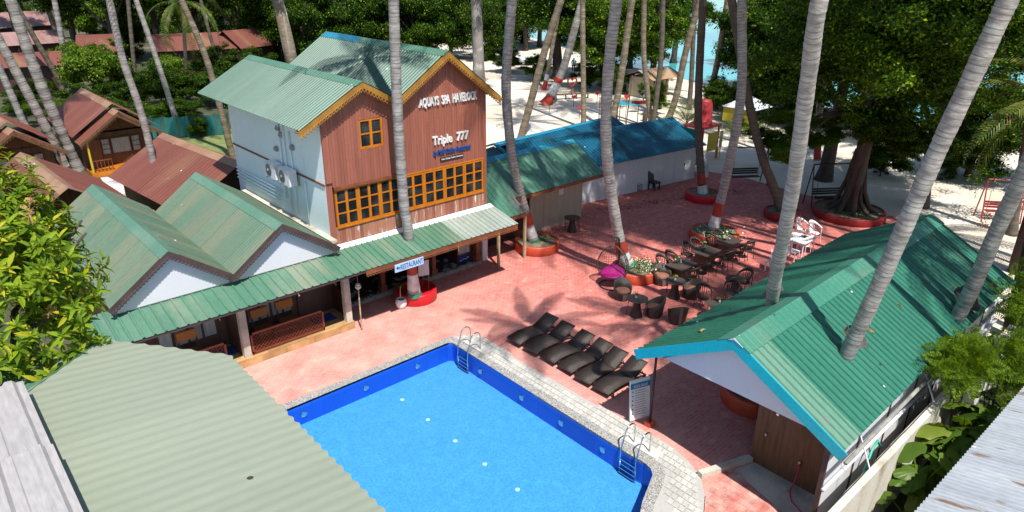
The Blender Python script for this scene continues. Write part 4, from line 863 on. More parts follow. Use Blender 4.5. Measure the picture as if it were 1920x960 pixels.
# ------------------------------------------------------------------ red-roofed cottages
def cottage(lab, loc, rz, wd, dp, eave, ridge, porch=True, front=True, mat='red_tin', group='red roofed cottages', name='cottage'):
    t = thing(name, (0, 0, 0), lab, 'cottage', group); h = wd/2
    ry = roofpart('roof', t, (0, dp/2, ridge))
    p0 = 1.15 if porch else 0
    roof_plane(ry, (-h, dp, eave), (-h, p0, eave), (h, 0, ridge-eave), mat, 'rib', .3, .012, wid=1.1, jit=.01)
    roof_plane(ry, (h, p0, eave), (h, dp, eave), (-h, 0, ridge-eave), mat, 'rib', .3, .012, wid=1.1, jit=.01)
    ridge_cap(ry, (0, p0-.02, ridge), (0, dp, ridge), (-.32, 0, -.32*(ridge-eave)/h), (.32, 0, -.32*(ridge-eave)/h), 'tan_cap')
    if porch:
        r2 = ridge-.28; e2 = eave-.24
        roof_plane(ry, (-h*.97, 1.2, e2), (-h*.97, -.05, e2), (h*.97, 0, r2-e2), mat, 'rib', .3, .012, wid=1.1)
        roof_plane(ry, (h*.97, -.05, e2), (h*.97, 1.2, e2), (-h*.97, 0, r2-e2), mat, 'rib', .3, .012, wid=1.1)
        ridge_cap(ry, (0, -.08, r2), (0, 1.2, r2), (-.3, 0, -.3*(r2-e2)/(h*.97)), (.3, 0, -.3*(r2-e2)/(h*.97)), 'tan_cap')
        for s in (-1, 1):
            bb = MB().beam((s*h*.97, -.06, e2-.06), (0, -.06, r2-.06), .03, .14).build('barge_board', 'cabin_wood', t)
            m = MB(); scallops(m, (s*h*.97, -.06, e2-.12), (0, -.06, r2-.12), .07, .2); m.build('fretwork', 'cabin_wood', bb)['kind'] = 'stuff'
    fy = 1.5
    MB().box(-h+.45, fy, .0, h-.45, dp-.5, eave+.1).build('walls', 'cabin_wood', t)
    MB().prism([(-h+.45, fy, eave), (h-.45, fy, eave), (0, fy, ridge-.25)], (0, .1, 0)).build('gable', 'cabin_wood', t)
    if front:
        MB().box(-h+.4, .1, 0, h-.4, fy, .30).build('porch_floor', 'orange_wood', t)
        for i in range(3): MB().box(-.75, -.35-.3*i, 0, .45, -.05-.3*i if i else .1, .30-.1*(i+1)+.02).build('step', 'orange_wood', t)
        for k_, (a, b) in enumerate(((-h+1.45, -h+1.95), (-h+2.0, -h+3.1), (-h+3.15, -h+3.65))): window(t, a, b, .95, 1.95, 1, 3 if k_ != 1 else 1, fy-.08, 'cabin_wood', .05, .03, 'curtain')
        MB().box(-h+.7, fy-.05, .3, -h+1.4, fy, 1.95).build('door', 'teak', t)
        for sx in (-h+.5, h-.5): MB().box(sx-.05, .12, .3, sx+.05, .22, eave-.1).build('post', 'yellow' if sx < 0 else 'cabin_wood', t)
        for x0, x1 in ((-h+.5, -.85), (.5, h-.5)):
            r = MB().box(x0, .13, .95, x1, .19, 1.0).box(x0, .13, .40, x1, .19, .45).build('railing', 'lattice_wood', t)
            for q_ in np.arange(x0+.08, x1, .2): MB().box(q_-.02, .14, .45, q_+.02, .18, .95).build('baluster', 'lattice_wood', r)
    t.location = loc; t.rotation_euler.z = rz; return t
cottage('red roofed wooden cottage with curtained window and orange porch steps', (10.15, 46.1, 0), 0, 4.9, 8.6, 2.3, 4.0)
cottage('red roofed wooden cottage half out of view behind the mango tree', (4.7, 44.6, 0), math.radians(4), 4.6, 8, 2.3, 3.9)
cottage('red cottage roof directly behind the left green gable', (4.25, 29.2, 0), math.radians(3), 5.4, 7.2, 2.5, 4.2, porch=False, front=False)
cottage('red cottage roof between the palm trunk and the blue wall', (10.75, 29.3, 0), math.radians(5.5), 5.8, 8.0, 2.35, 4.0, porch=False, front=False)
def long_roof(lab, a, b, zf, zr, dep, mat, wall='dark_brown', grp='long tin roofs among the trees', nm='long_cabin'):
    a = Vector((a.x, a.y, 0)); b = Vector((b.x, b.y, 0)); L = (b-a).length; t = thing(nm, (0, 0, 0), lab, 'building', grp)
    roof_plane(t, (0, 0, zf), (L, 0, zf), (0, dep, zr-zf), mat, 'rib', .3, .012, wid=1.2, jit=.015)
    roof_plane(t, (L, 2*dep, zf), (0, 2*dep, zf), (0, -dep, zr-zf), mat, 'rib', .3, .012, wid=1.2, jit=.015)
    ridge_cap(t, (0, dep, zr), (L, dep, zr), (0, -.25, -.25*(zr-zf)/dep), (0, .25, -.25*(zr-zf)/dep), mat)
    MB().box(.3, .7, 0, L-.3, 2*dep-.7, zf).build('walls', wall, t)
    for x in np.arange(.5, L-.3, 2.2): MB().box(x-.06, .2, 0, x+.06, .32, zf+.05).build('post', wall, t)
    t.location = a; d = b-a; t.rotation_euler.z = math.atan2(d.y, d.x); return t
long_roof('nearest of three stacked rusty pink tin roofs', g(-60, 132, 2.4), g(118, 122, 2.4), 2.4, 3.5, 2.2, 'red_tin_y')
long_roof('middle of three stacked rusty pink tin roofs', g(-60, 92, 2.6), g(130, 79, 2.6), 2.6, 3.9, 2.6, 'pink_tin')
long_roof('farthest of three stacked rusty pink tin roofs', g(-60, 58, 3.2), g(112, 46, 3.2), 3.2, 5.0, 3.2, 'pink_tin')
long_roof('long red tin roof behind the drooping coconut fronds', g(285, 98, 2.6), g(445, 91, 2.6), 2.6, 4.2, 2.8, 'red_tin_y')
long_roof('short red tin roof beside the pale broken trunk', g(452, 92, 2.6), g(520, 84, 2.6), 2.6, 4.4, 2.8, 'red_tin_y')
long_roof('red tin roof seen between the trunk and bushes', g(142, 100, 2.6), g(222, 97, 2.6), 2.6, 4.2, 3, 'red_tin_y')

# ------------------------------------------------------------------ plants
rng = np.random.default_rng(11)
def unit(a): return a/np.linalg.norm(a, axis=-1, keepdims=True)
def leaf_quads(P, Nn, size, asp=.55):
    """diamond leaves at P with normals Nn"""
    n = len(P); t = unit(np.cross(Nn, rng.normal(size=(n, 3)))); b = np.cross(Nn, t); s = size*rng.uniform(.6, 1.25, (n, 1))
    v = np.stack([P-t*s, P+b*s*asp+Nn*s*.08, P+t*s, P-b*s*asp+Nn*s*.08], 1)
    return v.reshape(-1, 3), np.arange(n*4).reshape(-1, 4)
def crown_mesh(nc, nl, leaf, seed, flat=.8, mat='leaf_dark', hollow=.45, spread=.19):
    global rng
    rng = np.random.default_rng(seed)
    nb = max(16, nc//10); bd = unit(rng.normal(size=(nb, 3))); br = hollow+(1-hollow)*rng.random((nb, 1))**.5   # boughs first, leaf sprays along them
    bc = bd*br*(1+.2*np.sin(bd[:, :1]*4.1+seed)+.2*np.sin(bd[:, 1:2]*5.3+seed*2))*.86; k_ = rng.integers(0, nb, nc); c = bc[k_]*rng.uniform(.72, 1.1, (nc, 1))+rng.normal(size=(nc, 3))*np.array([.115, .115, .06]); c[:, 2] *= flat
    cr = spread*rng.uniform(.55, 1.35, (nc, 1))
    P = np.repeat(c, nl, 0)+rng.normal(size=(nc*nl, 3))*np.repeat(cr, nl, 0)*np.array([.62, .62, .36])
    Nn = unit(unit(P)*.6+rng.normal(size=P.shape)*.75+np.array([0, 0, .35]))
    v, f = leaf_quads(P, Nn, leaf); me = npmesh('crown', v, f); me.materials.append(MATS[mat]); return me
CRN = {'dark': [crown_mesh(300, 210, .021, s, mat='leaf_dark', spread=.115) for s in (1, 2, 3)], 'mid': [crown_mesh(270, 200, .023, s, mat='leaf_mid', spread=.115) for s in (4, 5)], 'big': [crown_mesh(640, 230, .0125, 8, mat='leaf_dark', spread=.085, hollow=.25), crown_mesh(640, 230, .0125, 9, mat='leaf_mid', spread=.085, hollow=.25)], 'bright': [crown_mesh(130, 150, .04, s, mat='leaf_bright') for s in (6, 7)]}
def limbs_mesh(seed, mat):
    r = random.Random(seed); m = MB()
    m.tube([(0, 0, -.02), (.01, 0, .06), (.0, .02, .30), (.02, .01, .55), (.0, .0, .78)], [.075, .05, .04, .034, .018], 8)
    for i in range(7):
        a = i*2.4+r.random(); z0 = .28+.06*i; d = Vector((math.cos(a), math.sin(a), 0)); L = r.uniform(.25, .4)
        m.tube([(0, .01, z0), d*L*.45+Vector((0, 0, z0+.12)), d*L+Vector((0, 0, z0+.27))], [.024, .016, .006], 6)
    me = m.mesh('trunk'); me.materials.append(MATS[mat]); me.shade_smooth(); return me
LIMB = [limbs_mesh(1, 'bark'), limbs_mesh(2, 'bark')]
tcount = 0
def tree(pos, H, R, kind, lab, grp, cz=None, flat=None, thick=1., name='broadleaf_tree'):
    """H top of the crown, R its radius, cz height of its middle"""
    global tcount
    tcount += 1; t = thing(name, (pos[0], pos[1], 0), lab, 'tree', grp)
    cz = cz or H*.58; o = link('crown', CRN[kind][tcount % len(CRN[kind])], None, t, (pos[0], pos[1], cz)); rz = (H-cz)/.85
    o.scale = (R, R, rz); o.rotation_euler.z = tcount*1.7
    k = link('trunk', LIMB[tcount % 2], None, t, (pos[0], pos[1], 0)); hh = cz+rz*.4; k.scale = (hh*.8*thick, hh*.8*thick, hh/.8); k.rotation_euler.z = tcount*2.1
    return t
G1 = 'dark trees behind the cottages'; L1 = 'dark leafy tree in the grove behind the red roofs'
def grove_label(px_, kd):
    a = 'dark leafy tree ' if kd == 'dark' else 'light green leafy tree '
    return a+('rising behind the three stacked tin roofs' if px_ < 130 else 'beside the red tin roof by the tall pale palm' if px_ < 300 else 'behind the long red tin roof' if px_ < 500 else 'beside the pale broken trunk' if px_ < 620 else 'in the grove behind the restaurant ridge' if px_ < 880 else 'near the thick grey trunk at the edge of the sand')
for i, (px_, py_, H, R, kd) in enumerate(((20, 40, 11, 5, 'mid'), (150, 45, 11, 5, 'bright'), (215, 60, 9, 4.5, 'bright'), (300, 38, 13, 6, 'dark'), (380, 45, 13, 6, 'dark'), (455, 52, 12, 5.5, 'dark'), (560, 62, 13, 6, 'dark'),
                             (640, 55, 13, 6, 'dark'), (700, 70, 13, 6, 'dark'), (790, 75, 13, 6, 'dark'), (850, 80, 12, 5.5, 'dark'), (600, 100, 10, 4.5, 'dark'), (940, 78, 12, 5.5, 'dark'),
                             (90, 12, 14, 8, 'mid'), (260, 8, 15, 9, 'dark'), (420, 6, 15, 9, 'dark'), (560, 4, 16, 9, 'dark'), (700, 10, 16, 9, 'dark'), (840, 12, 16, 9, 'dark'), (-60, 10, 15, 8, 'mid'))):
    q_ = g(px_, py_); tree(q_, H, R, kd, grove_label(px_, kd), G1 if kd == 'dark' else 'light green trees behind the cottages', cz=H*.5)
for i, (px_, py_, H, R, kd) in enumerate(((500, 118, 9, 4.5, 'dark'), (575, 130, 9.5, 4.5, 'dark'), (640, 110, 11, 5.5, 'dark'), (710, 105, 11, 5.5, 'dark'), (780, 110, 11, 5.5, 'dark'), (845, 108, 11, 5, 'dark'), (925, 112, 9, 3.6, 'dark'), (330, 80, 10, 5, 'dark'), (405, 78, 10, 5, 'dark'),
                             (480, 70, 12, 6, 'dark'), (0, 75, 9, 4, 'dark'), (270, 70, 9, 4.5, 'mid'), (240, 110, 7, 3.5, 'dark'), (985, 60, 12, 6, 'dark'), (1060, 55, 13, 6, 'dark'), (905, 40, 15, 8, 'dark'), (180, 70, 8.5, 4.5, 'bright'))):
    q_ = g(px_, py_); tree(q_, H, R, kd, grove_label(px_, kd), G1 if kd == 'dark' else 'light green trees behind the cottages', cz=H*.46)
for i, (px_, py_, H, R, cz_) in enumerate(((40, 105, 14, 5, 9.6), (150, 118, 14, 5, 9.4), (225, 125, 13.5, 4.6, 9.4), (300, 112, 14, 5, 9.4), (380, 120, 14, 4.8, 9.6), (455, 118, 14, 5, 9.4), (530, 120, 14, 5, 9))):
    q_ = g(px_, py_); tree(q_, H, R, 'dark', 'tall dark tree spreading above the red tin roofs', 'tall trees over the cottages', cz=cz_)
for px_, py_, H, R, cz_, lab in ((1078, 86, 13, 5.6, 7.6, 'tall dark tree between the person and the water'), (1140, 100, 12, 5.0, 7.2, 'tall dark tree behind the egg chair palm'), (1262, 118, 12, 4.6, 7.4, 'tall dark tree seaward of the beach hut'), (1420, 128, 12, 4.8, 6.8, 'tall dark tree at the water seaward of the tent'), (1490, 168, 12.5, 5.2, 7.4, 'tall dark tree left of the big pavilion palm'), (945, 98, 12, 4.4, 7.6, 'tall dark tree by the annex planter palm')):
    tree(g(px_, py_), H, R, 'dark', lab, 'beach trees', cz=cz_)
# beach trees
tree(g(1045, 148), 12.5, 6.2, 'dark', 'dark beach tree with a broad trunk beside the leaning white palm', 'beach trees', cz=8.2, thick=1.5)
tree(g(1012, 88), 12, 6.0, 'dark', 'dark tree behind the standing person and the leaning palm', 'beach trees', cz=6.4)
tree(g(1180, 128), 11, 5.0, 'dark', 'dark tree behind the white boat', 'beach trees', cz=6.4)
tree(g(985, 95), 11, 5.5, 'mid', 'bright green beach tree between two palm trunks', 'beach trees', cz=6.8)
tree(g(1165, 168), 11, 6.0, 'mid', 'leafy beach tree in front of the turquoise water', 'beach trees', cz=6.2)
tree(g(1222, 150), 11.5, 4.6, 'mid', 'leafy beach tree above the thatched beach hut', 'beach trees', cz=6.9)
tree(g(1135, 140), 9, 3.2, 'dark', 'dark beach tree right of the standing person', 'beach trees', cz=5.2)
tree(g(1430, 210), 11, 5.5, 'dark', 'dark tree leaning over the boats beyond the swings', 'beach trees', cz=6.0)
tree(g(1400, 165), 9, 3.4, 'dark', 'dark low tree at the water behind the red tank', 'beach trees', cz=5.4)
tree(g(1520, 230), 12, 6, 'dark', 'dark tree behind the tallest pavilion palm', 'beach trees', cz=6.6)
tree(g(1592, 405), 15, 7.2, 'big', 'massive dark tree in a red ring planter beyond the pavilion', 'beach trees', cz=9.6, thick=.85)
bt = [o for o in COL.objects if o.get('label', '').startswith('massive dark tree')][0]
for p_, R_l, kd in (((33.2, 16.9, 4.3), 1.5, 'mid'), ((32.6, 16.0, 3.4), 1.0, 'bright'), ((34.6, 15.4, 4.2), 1.3, 'mid'), ((36.5, 11.6, 4.2), 1.6, 'dark'), ((37.6, 10.4, 4.4), 1.8, 'dark'), ((36.2, 13.0, 5.0), 2.0, 'dark'), ((34.4, 12.9, 5.2), 1.8, 'dark')):
    o = link('low_branch', CRN[kd][0], None, bt, p_); o.scale = (R_l, R_l, R_l*.75)  # brighter leaf colours stand in for branches hanging in the sun
    MB().tube([(35.6, 13.7, 5.5), Vector(((35.6+p_[0])/2, (13.7+p_[1])/2, 5.2)), p_], [.12, .07, .03], 6).build('limb', 'bark', bt, True)
for i in range(9):
    a_ = i*.7+.2; c_, s_ = math.cos(a_), math.sin(a_); bx_, by_ = g(1592, 405).x, g(1592, 405).y
    MB().tube([(bx_+c_*1.25, by_+s_*1.25, .30), (bx_+c_*.85, by_+s_*.85, .55), (bx_+c_*.46, by_+s_*.46, .9+.5*(i%3)), (bx_+c_*.32, by_+s_*.32, 1.9+.8*(i%3))], [.07, .12, .12, .04], 7).build('root', 'bark', bt, True)
tree((41.0, 17.6), 12.5, 5.2, 'big', 'spreading lighter crown overhanging the paving edge', 'beach trees', cz=8.6)
tree(g(1725, 387), 13, 6, 'big', 'dark tree with a bent trunk standing in the sand past the pavilion', 'beach trees', cz=8.8, thick=.8)
tree(g(1815, 330), 6.2, 3.6, 'dark', 'dark low tree at the right end of the beach', 'beach trees', cz=3.4)
tree(g(1905, 345), 5.5, 3.4, 'dark', 'dark tree at the water behind the drooping palm frond', 'beach trees', cz=3.2)
tree(g(1640, 250), 12, 6, 'dark', 'dark tree between the big trunk and the sea', 'beach trees', cz=6.5)
# shrubs among the cottages
BG = 'shrubs between the cottages'
for px_, py_, R, H, kd, lab in ((185, 175, 3.0, 5.4, 'bright', 'glossy bright green bush behind the red cottage'), (215, 165, 2.6, 4.8, 'mid', 'glossy green bush beside the tall pale palm'), (135, 150, 2.4, 4.6, 'bright', 'light green bush below the stacked tin roofs'),
                            (40, 215, 1.6, 1.9, 'mid', 'low green shrub between the left palm trunks'), (100, 232, 1.8, 2.2, 'mid', 'low leafy shrub behind the front red cottage'), (110, 295, 1.1, 1.5, 'mid', 'small shrub under the twin palm trunks'), (268, 250, 1.6, 2.0, 'dark', 'dark shrub at the side of the red cottage'),
                            (305, 200, 2.6, 4.0, 'dark', 'dark shrub mass below the drooping fronds'), (345, 195, 2.4, 3.6, 'dark', 'dark shrub right of the drooping fronds'), (395, 200, 2.4, 3.6, 'dark', 'dark shrub left of the green roof corner'), (420, 165, 2.6, 4.4, 'dark', 'dark shrub behind the green roof corner'), (325, 160, 2.2, 3.2, 'bright', 'sunny light shrub under the long red roof'),
                            (70, 200, 2.2, 2.6, 'dark', 'dark shrub under the nearest stacked tin roof'), (235, 215, 2.2, 2.8, 'dark', 'dark shrub in front of the tall pale palm'), (300, 240, 1.8, 2.2, 'mid', 'green shrub above the teal netting'), (350, 235, 1.8, 2.4, 'dark', 'dark shrub along the teal netting'), (150, 215, 2.0, 2.6, 'dark', 'dark shrub behind the cottage ridge'), (375, 258, .9, 1.7, 'mid', 'small round bush on the lawn by the green netting'), (1230, 215, 1.3, 3.2, 'mid', 'slim shrub by the white heart'), (1370, 225, 1.8, 3.0, 'dark', 'dark shrub behind the red tank tower'), (1390, 250, 1.2, 1.4, 'mid', 'low yellowish shrub beside the red tank tower'),
                            (1455, 200, 2.6, 4.0, 'dark', 'dark shrub by the shoreline boats'), (1410, 215, 2.4, 3.8, 'dark', 'dark shrub right of the peaked canopy'), (1345, 205, 2.0, 3.2, 'dark', 'dark shrub seaward of the red tank'), (1500, 240, 2.4, 3.6, 'dark', 'dark shrub behind the leaning dark palm'), (1150, 175, 2.0, 3.2, 'dark', 'dark shrub in the shade of the beach tree'), (1105, 165, 1.8, 3.0, 'dark', 'dark shrub right of the heart frame'), (1000, 150, 2.0, 3.0, 'dark', 'dark shrub behind the brown leaning palm'), (950, 135, 2.0, 3.0, 'dark', 'dark shrub behind the annex planter palm'), (1650, 330, 1.8, 2.6, 'dark', 'dark shrub on the sand behind the massive trunk'), (1780, 330, 1.6, 2.4, 'dark', 'dark shrub on the sand past the bent trunk'), (480, 160, 2.4, 4, 'dark', 'dark shrub left of the pale broken trunk')):
    q_ = g(px_, py_); tree(q_, H, R, kd, lab, BG if px_ < 600 else 'shrubs on the beach', cz=H*.52, name='shrub', thick=.5)

# coconut palms
def frond(L, droop, seed, nl=34, width=.62):
    r = np.random.default_rng(seed); v = []; f = []; n = 12; pts = []
    for i in range(n+1):
        t = i/n; pts.append(np.array([L*t*(1-.18*t*t*droop), 0, L*(.32*t-(.30+.5*droop)*t*t)]))
    pts = np.array(pts)
    for s in (-1, 1):
        for j in range(nl):
            t = .12+.87*(j+.5*(s > 0))/nl; k = min(int(t*n), n-1); fr = t*n-k; p = pts[k]*(1-fr)+pts[k+1]*fr; d = unit(pts[k+1]-pts[k])
            ll = width*(math.sin(math.pi*min(1, .18+.86*t)))**.7*r.uniform(.85, 1.1); out = np.array([.55*d[0], s*.83, 0])+d*.1
            out = unit(out); tip = p+out*ll+np.array([0, 0, -ll*(.35+.45*t)*r.uniform(.7, 1.3)]); mid = p+out*ll*.5+np.array([0, 0, .02-ll*.06]); wv = d*.034
            b = len(v); v += [p-wv*.6, p+wv*.6, mid+wv, mid-wv, tip]; f.append((b, b+1, b+2, b+3)); f.append((b+3, b+2, b+4, b+4))
    b = len(v)
    for i in range(n+1):
        rr_ = .035*(1-.85*i/n)
        for a in (0, 2.1, 4.2): v.append(pts[i]+np.array([0, rr_*math.cos(a), rr_*math.sin(a)]))
    for i in range(n):
        for j in range(3): f.append((b+i*3+j, b+i*3+(j+1) % 3, b+(i+1)*3+(j+1) % 3, b+(i+1)*3+j))
    return np.array(v), f
def fmesh(v, f, name, mat):
    me = bpy.data.meshes.new(name); me.from_pydata([tuple(p) for p in v], [], [tuple(dict.fromkeys(q)) for q in f]); me.materials.append(MATS[mat]); return me
FRO = [frond(4.2, dr, i) for i, dr in enumerate((.5, .8, 1.1, 1.4))]
FROM = [fmesh(v, f, 'frond', 'leaf_palm') for v, f in FRO]
def rotm(az, el):
    return np.array(Matrix.Rotation(az, 3, 'Z') @ Matrix.Rotation(-el, 3, 'Y'))
def palm_crown(seed, n=20):
    r = random.Random(seed); V = []; Fq = []
    for i in range(n):
        el = 1.15-1.75*(i/n)+r.uniform(-.1, .1); az = i*2.39996+r.uniform(-.2, .2); v, f = FRO[min(3, int(i/n*4))]; b = sum(len(x) for x in V)
        V.append(v @ rotm(az, el).T*r.uniform(.85, 1.08)); Fq += [tuple(k+b for k in q) for q in f]
    V = np.concatenate(V); me = fmesh(V, Fq, 'crown', 'leaf_palm'); return me
PCR = [palm_crown(s) for s in (1, 2, 3)]
pcount = 0
def spline(pts, step=.11):
    P = [np.array(p) for p in pts]; P = [2*P[0]-P[1]]+P+[2*P[-1]-P[-2]]; out = []
    for i in range(1, len(P)-2):
        n = max(2, int(np.linalg.norm(P[i+1]-P[i])/step))
        for k in range(n):
            t = k/n; out.append(.5*((2*P[i])+(-P[i-1]+P[i+1])*t+(2*P[i-1]-5*P[i]+4*P[i+1]-P[i+2])*t*t+(-P[i-1]+3*P[i]-3*P[i+1]+P[i+2])*t**3))
    out.append(P[-2]); return out
def ringed(pts):
    """pairs of points: a long leaf-base collar, then a short dark scar"""
    P = np.array([tuple(p) for p in pts]); d = np.concatenate([[0], np.cumsum(np.linalg.norm(np.diff(P, axis=0), axis=1))]); s_ = [0.]; r = random.Random(len(pts)); 
    while s_[-1] < d[-1]-.2: a = r.uniform(.07, .15); s_ += [s_[-1]+a, s_[-1]+a+.026]
    return [np.array([np.interp(x, d, P[:, k]) for k in range(3)]) for x in s_]
def palm(lab, base, pix, k, d0, d1, Ht, mat='palm_bark', bands=None, crown='full', grp='coconut palms', flare=1.35, hang=None, bend=.5, top=None, csc=1.):
    """trunk through the sight lines of pix, leaning k metres toward the camera per metre of height"""
    global pcount
    pcount += 1; B = Vector(base); h = Vector((B.x, B.y, 0)).normalized(); pts = [B]
    for (x, y) in pix:
        d = ray(x, y); t_ = ((B-CAM).dot(h)+k*(B.z-CH))/(d.dot(h)+k*d.z); pts.append(CAM+d*t_)
    if top: pts += [Vector(q) for q in top]
    elif Ht > pts[-1].z+.5:
        d = (pts[-1]-pts[-2]).normalized(); e = pts[-1]+d*((Ht-pts[-1].z)*.5/d.z); d2 = Vector((d.x*bend, d.y*bend, 1)); d2 = d2/d2.z; pts += [e, e+d2*(Ht-e.z)]
    sp = ringed(spline(pts, .05)); n = len(sp); t = thing('coconut_palm', B, lab, 'palm tree', grp)
    rs = []
    for i in range(n):
        f = i/(n-1); r = (d0+(d1-d0)*f)/2; zz = sp[i][2]-B.z; r *= 1+(flare-1)*math.exp(-zz/.35); rs.append(r*(.99 if i % 2 else 1.025)*(1+.03*math.sin(i*.37)+.018*math.sin(i*2.3)))
    m = MB(); m.tube(sp, rs, 11)
    for k_ in range(len(m.mi)): m.mi[k_] = 1 if (k_//11) % 2 else 0
    m.build('trunk', (mat, 'palm_ring' if mat == 'palm_bark' else 'palm_ring_dark'), t, True)
    if bands:
        for (z0, z1, bm) in bands:
            idx = [i for i in range(n) if z0 <= sp[i][2]-B.z <= z1]
            if len(idx) > 1: MB().tube([sp[i] for i in idx], [rs[i]*1.04+.006 for i in idx], 12, caps=False).build('painted_band', bm, t, True)
    head = Vector(sp[-1])
    if crown == 'full':
        o = link('crown', PCR[pcount % 3], None, t, head); o.rotation_euler.z = pcount*1.3; s = csc; o.scale = (s, s, s)
    elif crown == 'fronds':
        r = random.Random(pcount)
        for i in range(16):
            el = 1.0-1.7*(i/16)+r.uniform(-.1, .1); az = i*2.39996; o = link('frond', FROM[min(3, int(i/4))], None, t, head)
            o.rotation_euler = (Matrix.Rotation(az, 3, 'Z') @ Matrix.Rotation(-el, 3, 'Y')).to_euler(); s = r.uniform(.9, 1.1)*(hang or 1); o.scale = (s, s, s)
    return t
RW = [(0, .12, 'paint_green'), (.12, .75, 'paint_white'), (.75, 1.5, 'paint_red')]
P_ = palm
P_('tall pale palm between the cottages and the green gables', g(306, 420), [(301, 372), (270, 230), (230, 110), (205, 0)], .05, .34, .27, 16)
P_('slim palm leaning left behind the red cottage roof', g(342, 252), [(335, 240), (300, 130), (255, 0)], .0, .40, .30, 17)
P_('slanting palm beside the corner of the blue wall', g(441, 300), [(430, 270), (390, 120), (340, 0)], .05, .40, .32, 17, 'palm_bark_tan')
P_('thick pale palm right of a leaning pair by the cottage', g(147, 320), [(140, 300), (75, 155), (20, 0)], .08, .62, .5, 17)
P_('pale palm left of a leaning pair by the cottage', g(126, 312), [(115, 295), (60, 190), (0, 78)], .05, .55, .42, 17)
P_('grey palm trunk at the far left above the cottage roof', g(52, 247), [(40, 220), (0, 130)], .0, .5, .42, 17)
P_('thin dark palm crossing the stacked tin roofs', g(122, 176), [(105, 140), (70, 80), (25, 0)], .0, .5, .42, 17, 'palm_bark_dark')
P_('mottled palm trunk before the stacked tin roofs', g(116, 95), [(108, 70), (85, 0)], .0, .7, .55, 17, 'palm_bark_tan')
P_('straight pale palm before the stacked tin roofs', g(124, 140), [(115, 70), (102, 0)], .0, .62, .5, 17)
P_('yellowish palm leaning over the end of the tin roofs', g(150, 92), [(140, 65), (112, 0)], .0, .55, .45, 17, 'palm_bark_tan')
P_('dark slim palm beside the tall pale palm', g(253, 160), [(250, 110), (240, 0)], .0, .42, .36, 17, 'palm_bark_dark')
P_('thin grey palm under the long red roof', g(412, 160), [(405, 110), (392, 60)], .0, .38, .3, 11, 'palm_bark_dark', crown=None)
P_('painted palm rising through the verandah before the plank front', g(777, 553, .40), [(765, 430), (757, 380), (745, 200), (738, 0)], .11, .37, .30, 18.5, bands=[(0, .18, 'paint_green'), (.18, .95, 'paint_white'), (.95, 1.7, 'paint_red')], flare=1.5)
P_('palm in the orange planter by the annex eave', g(1000, 452, .35), [(990, 415), (965, 320), (955, 250), (949, 150), (960, 0)], .08, .40, .38, 18, bands=RW)
P_('brown palm leaning right behind the blue tin roofs', g(970, 280), [(990, 210), (1020, 100), (1052, 0)], .0, .50, .44, 17, 'palm_bark_tan')
P_('white leaning palm with red and white painted foot in the sand', g(1024, 196), [(1045, 155), (1062, 110), (1092, 0)], .0, .75, .5, 15, bands=[(0, .9, 'paint_red'), (.9, 2.0, 'paint_white'), (2.0, 2.5, 'heart_red')], flare=1.7)
P_('thin brown palm beside the leaning white palm', g(1020, 168), [(1028, 130), (1048, 20)], .0, .42, .34, 15, 'palm_bark_tan', bands=[(0, .9, 'planter_crimson'), (.9, 1.6, 'paint_white')])
P_('pole-straight dark palm behind the annex ridge', g(1094, 240), [(1094, 180), (1092, 0)], .0, .40, .38, 17, 'palm_bark_tan')
P_('tall palm in the planter behind the hanging egg chair', g(1178, 498, .4), [(1166, 470), (1146, 360), (1136, 250), (1141, 130), (1156, 0)], .10, .44, .38, 18, bands=[(0, .12, 'paint_green'), (.12, .62, 'paint_white'), (.62, 1.15, 'paint_red')], flare=1.5)
P_('brown palm half hidden behind the egg chair palm', g(1140, 248), [(1160, 170), (1185, 0)], .0, .52, .44, 17, 'palm_bark_tan')
P_('slender palm beside the white heart', g(1222, 240), [(1216, 190), (1207, 100), (1208, 0)], .0, .42, .36, 17, 'palm_bark_tan')
P_('slender palm right of the white heart', g(1223, 243), [(1230, 190), (1240, 100), (1243, 0)], .0, .40, .34, 17, 'palm_bark_dark')
P_('ringed palm leaning over the beach hut', g(1250, 232), [(1268, 180), (1285, 100), (1312, 0)], .0, .52, .46, 17, 'palm_bark_tan')
P_('dark slim palm in front of the shallow sea', g(1291, 205), [(1296, 150), (1303, 0)], .0, .42, .34, 17, 'palm_bark_dark')
P_('palm in the crimson planter by the end of the white wall', g(1318, 362, .35), [(1314, 320), (1309, 200), (1318, 0)], .0, .42, .36, 17, 'palm_bark_dark', bands=[(0, .5, 'paint_white'), (.5, 1.1, 'paint_red')])
P_('ringed palm growing above the red tank', g(1328, 200), [(1338, 150), (1350, 90), (1364, 0)], .0, .55, .46, 17, 'palm_bark_tan')
P_('smooth grey palm in the orange planter past the dining tables', g(1336, 432, .4), [(1346, 395), (1362, 330), (1389, 180), (1391, 0)], .0, .42, .36, 17, bands=RW)
P_('dark palm leaning left at the edge of the red paving', g(1467, 397, .3), [(1450, 350), (1428, 290), (1402, 180), (1372, 0)], .0, .45, .38, 17, 'palm_bark_dark')
P_('palm with painted foot on the sand behind the tall pavilion palm', g(1533, 312), [(1533, 280), (1540, 150), (1552, 30)], .0, .42, .36, 17, 'palm_bark_tan', bands=[(0, .5, 'paint_white'), (.5, 1.2, 'heart_red')])
P_('thin pale palm by the sea at the far right', g(1850, 330), [(1868, 230), (1892, 110), (1920, 20)], .0, .42, .36, 14, 'palm_bark_tan')
P_('dark trunk at the right edge of the beach', g(1897, 440), [(1903, 400), (1915, 330), (1935, 200)], .0, .42, .36, 15, 'palm_bark_dark')
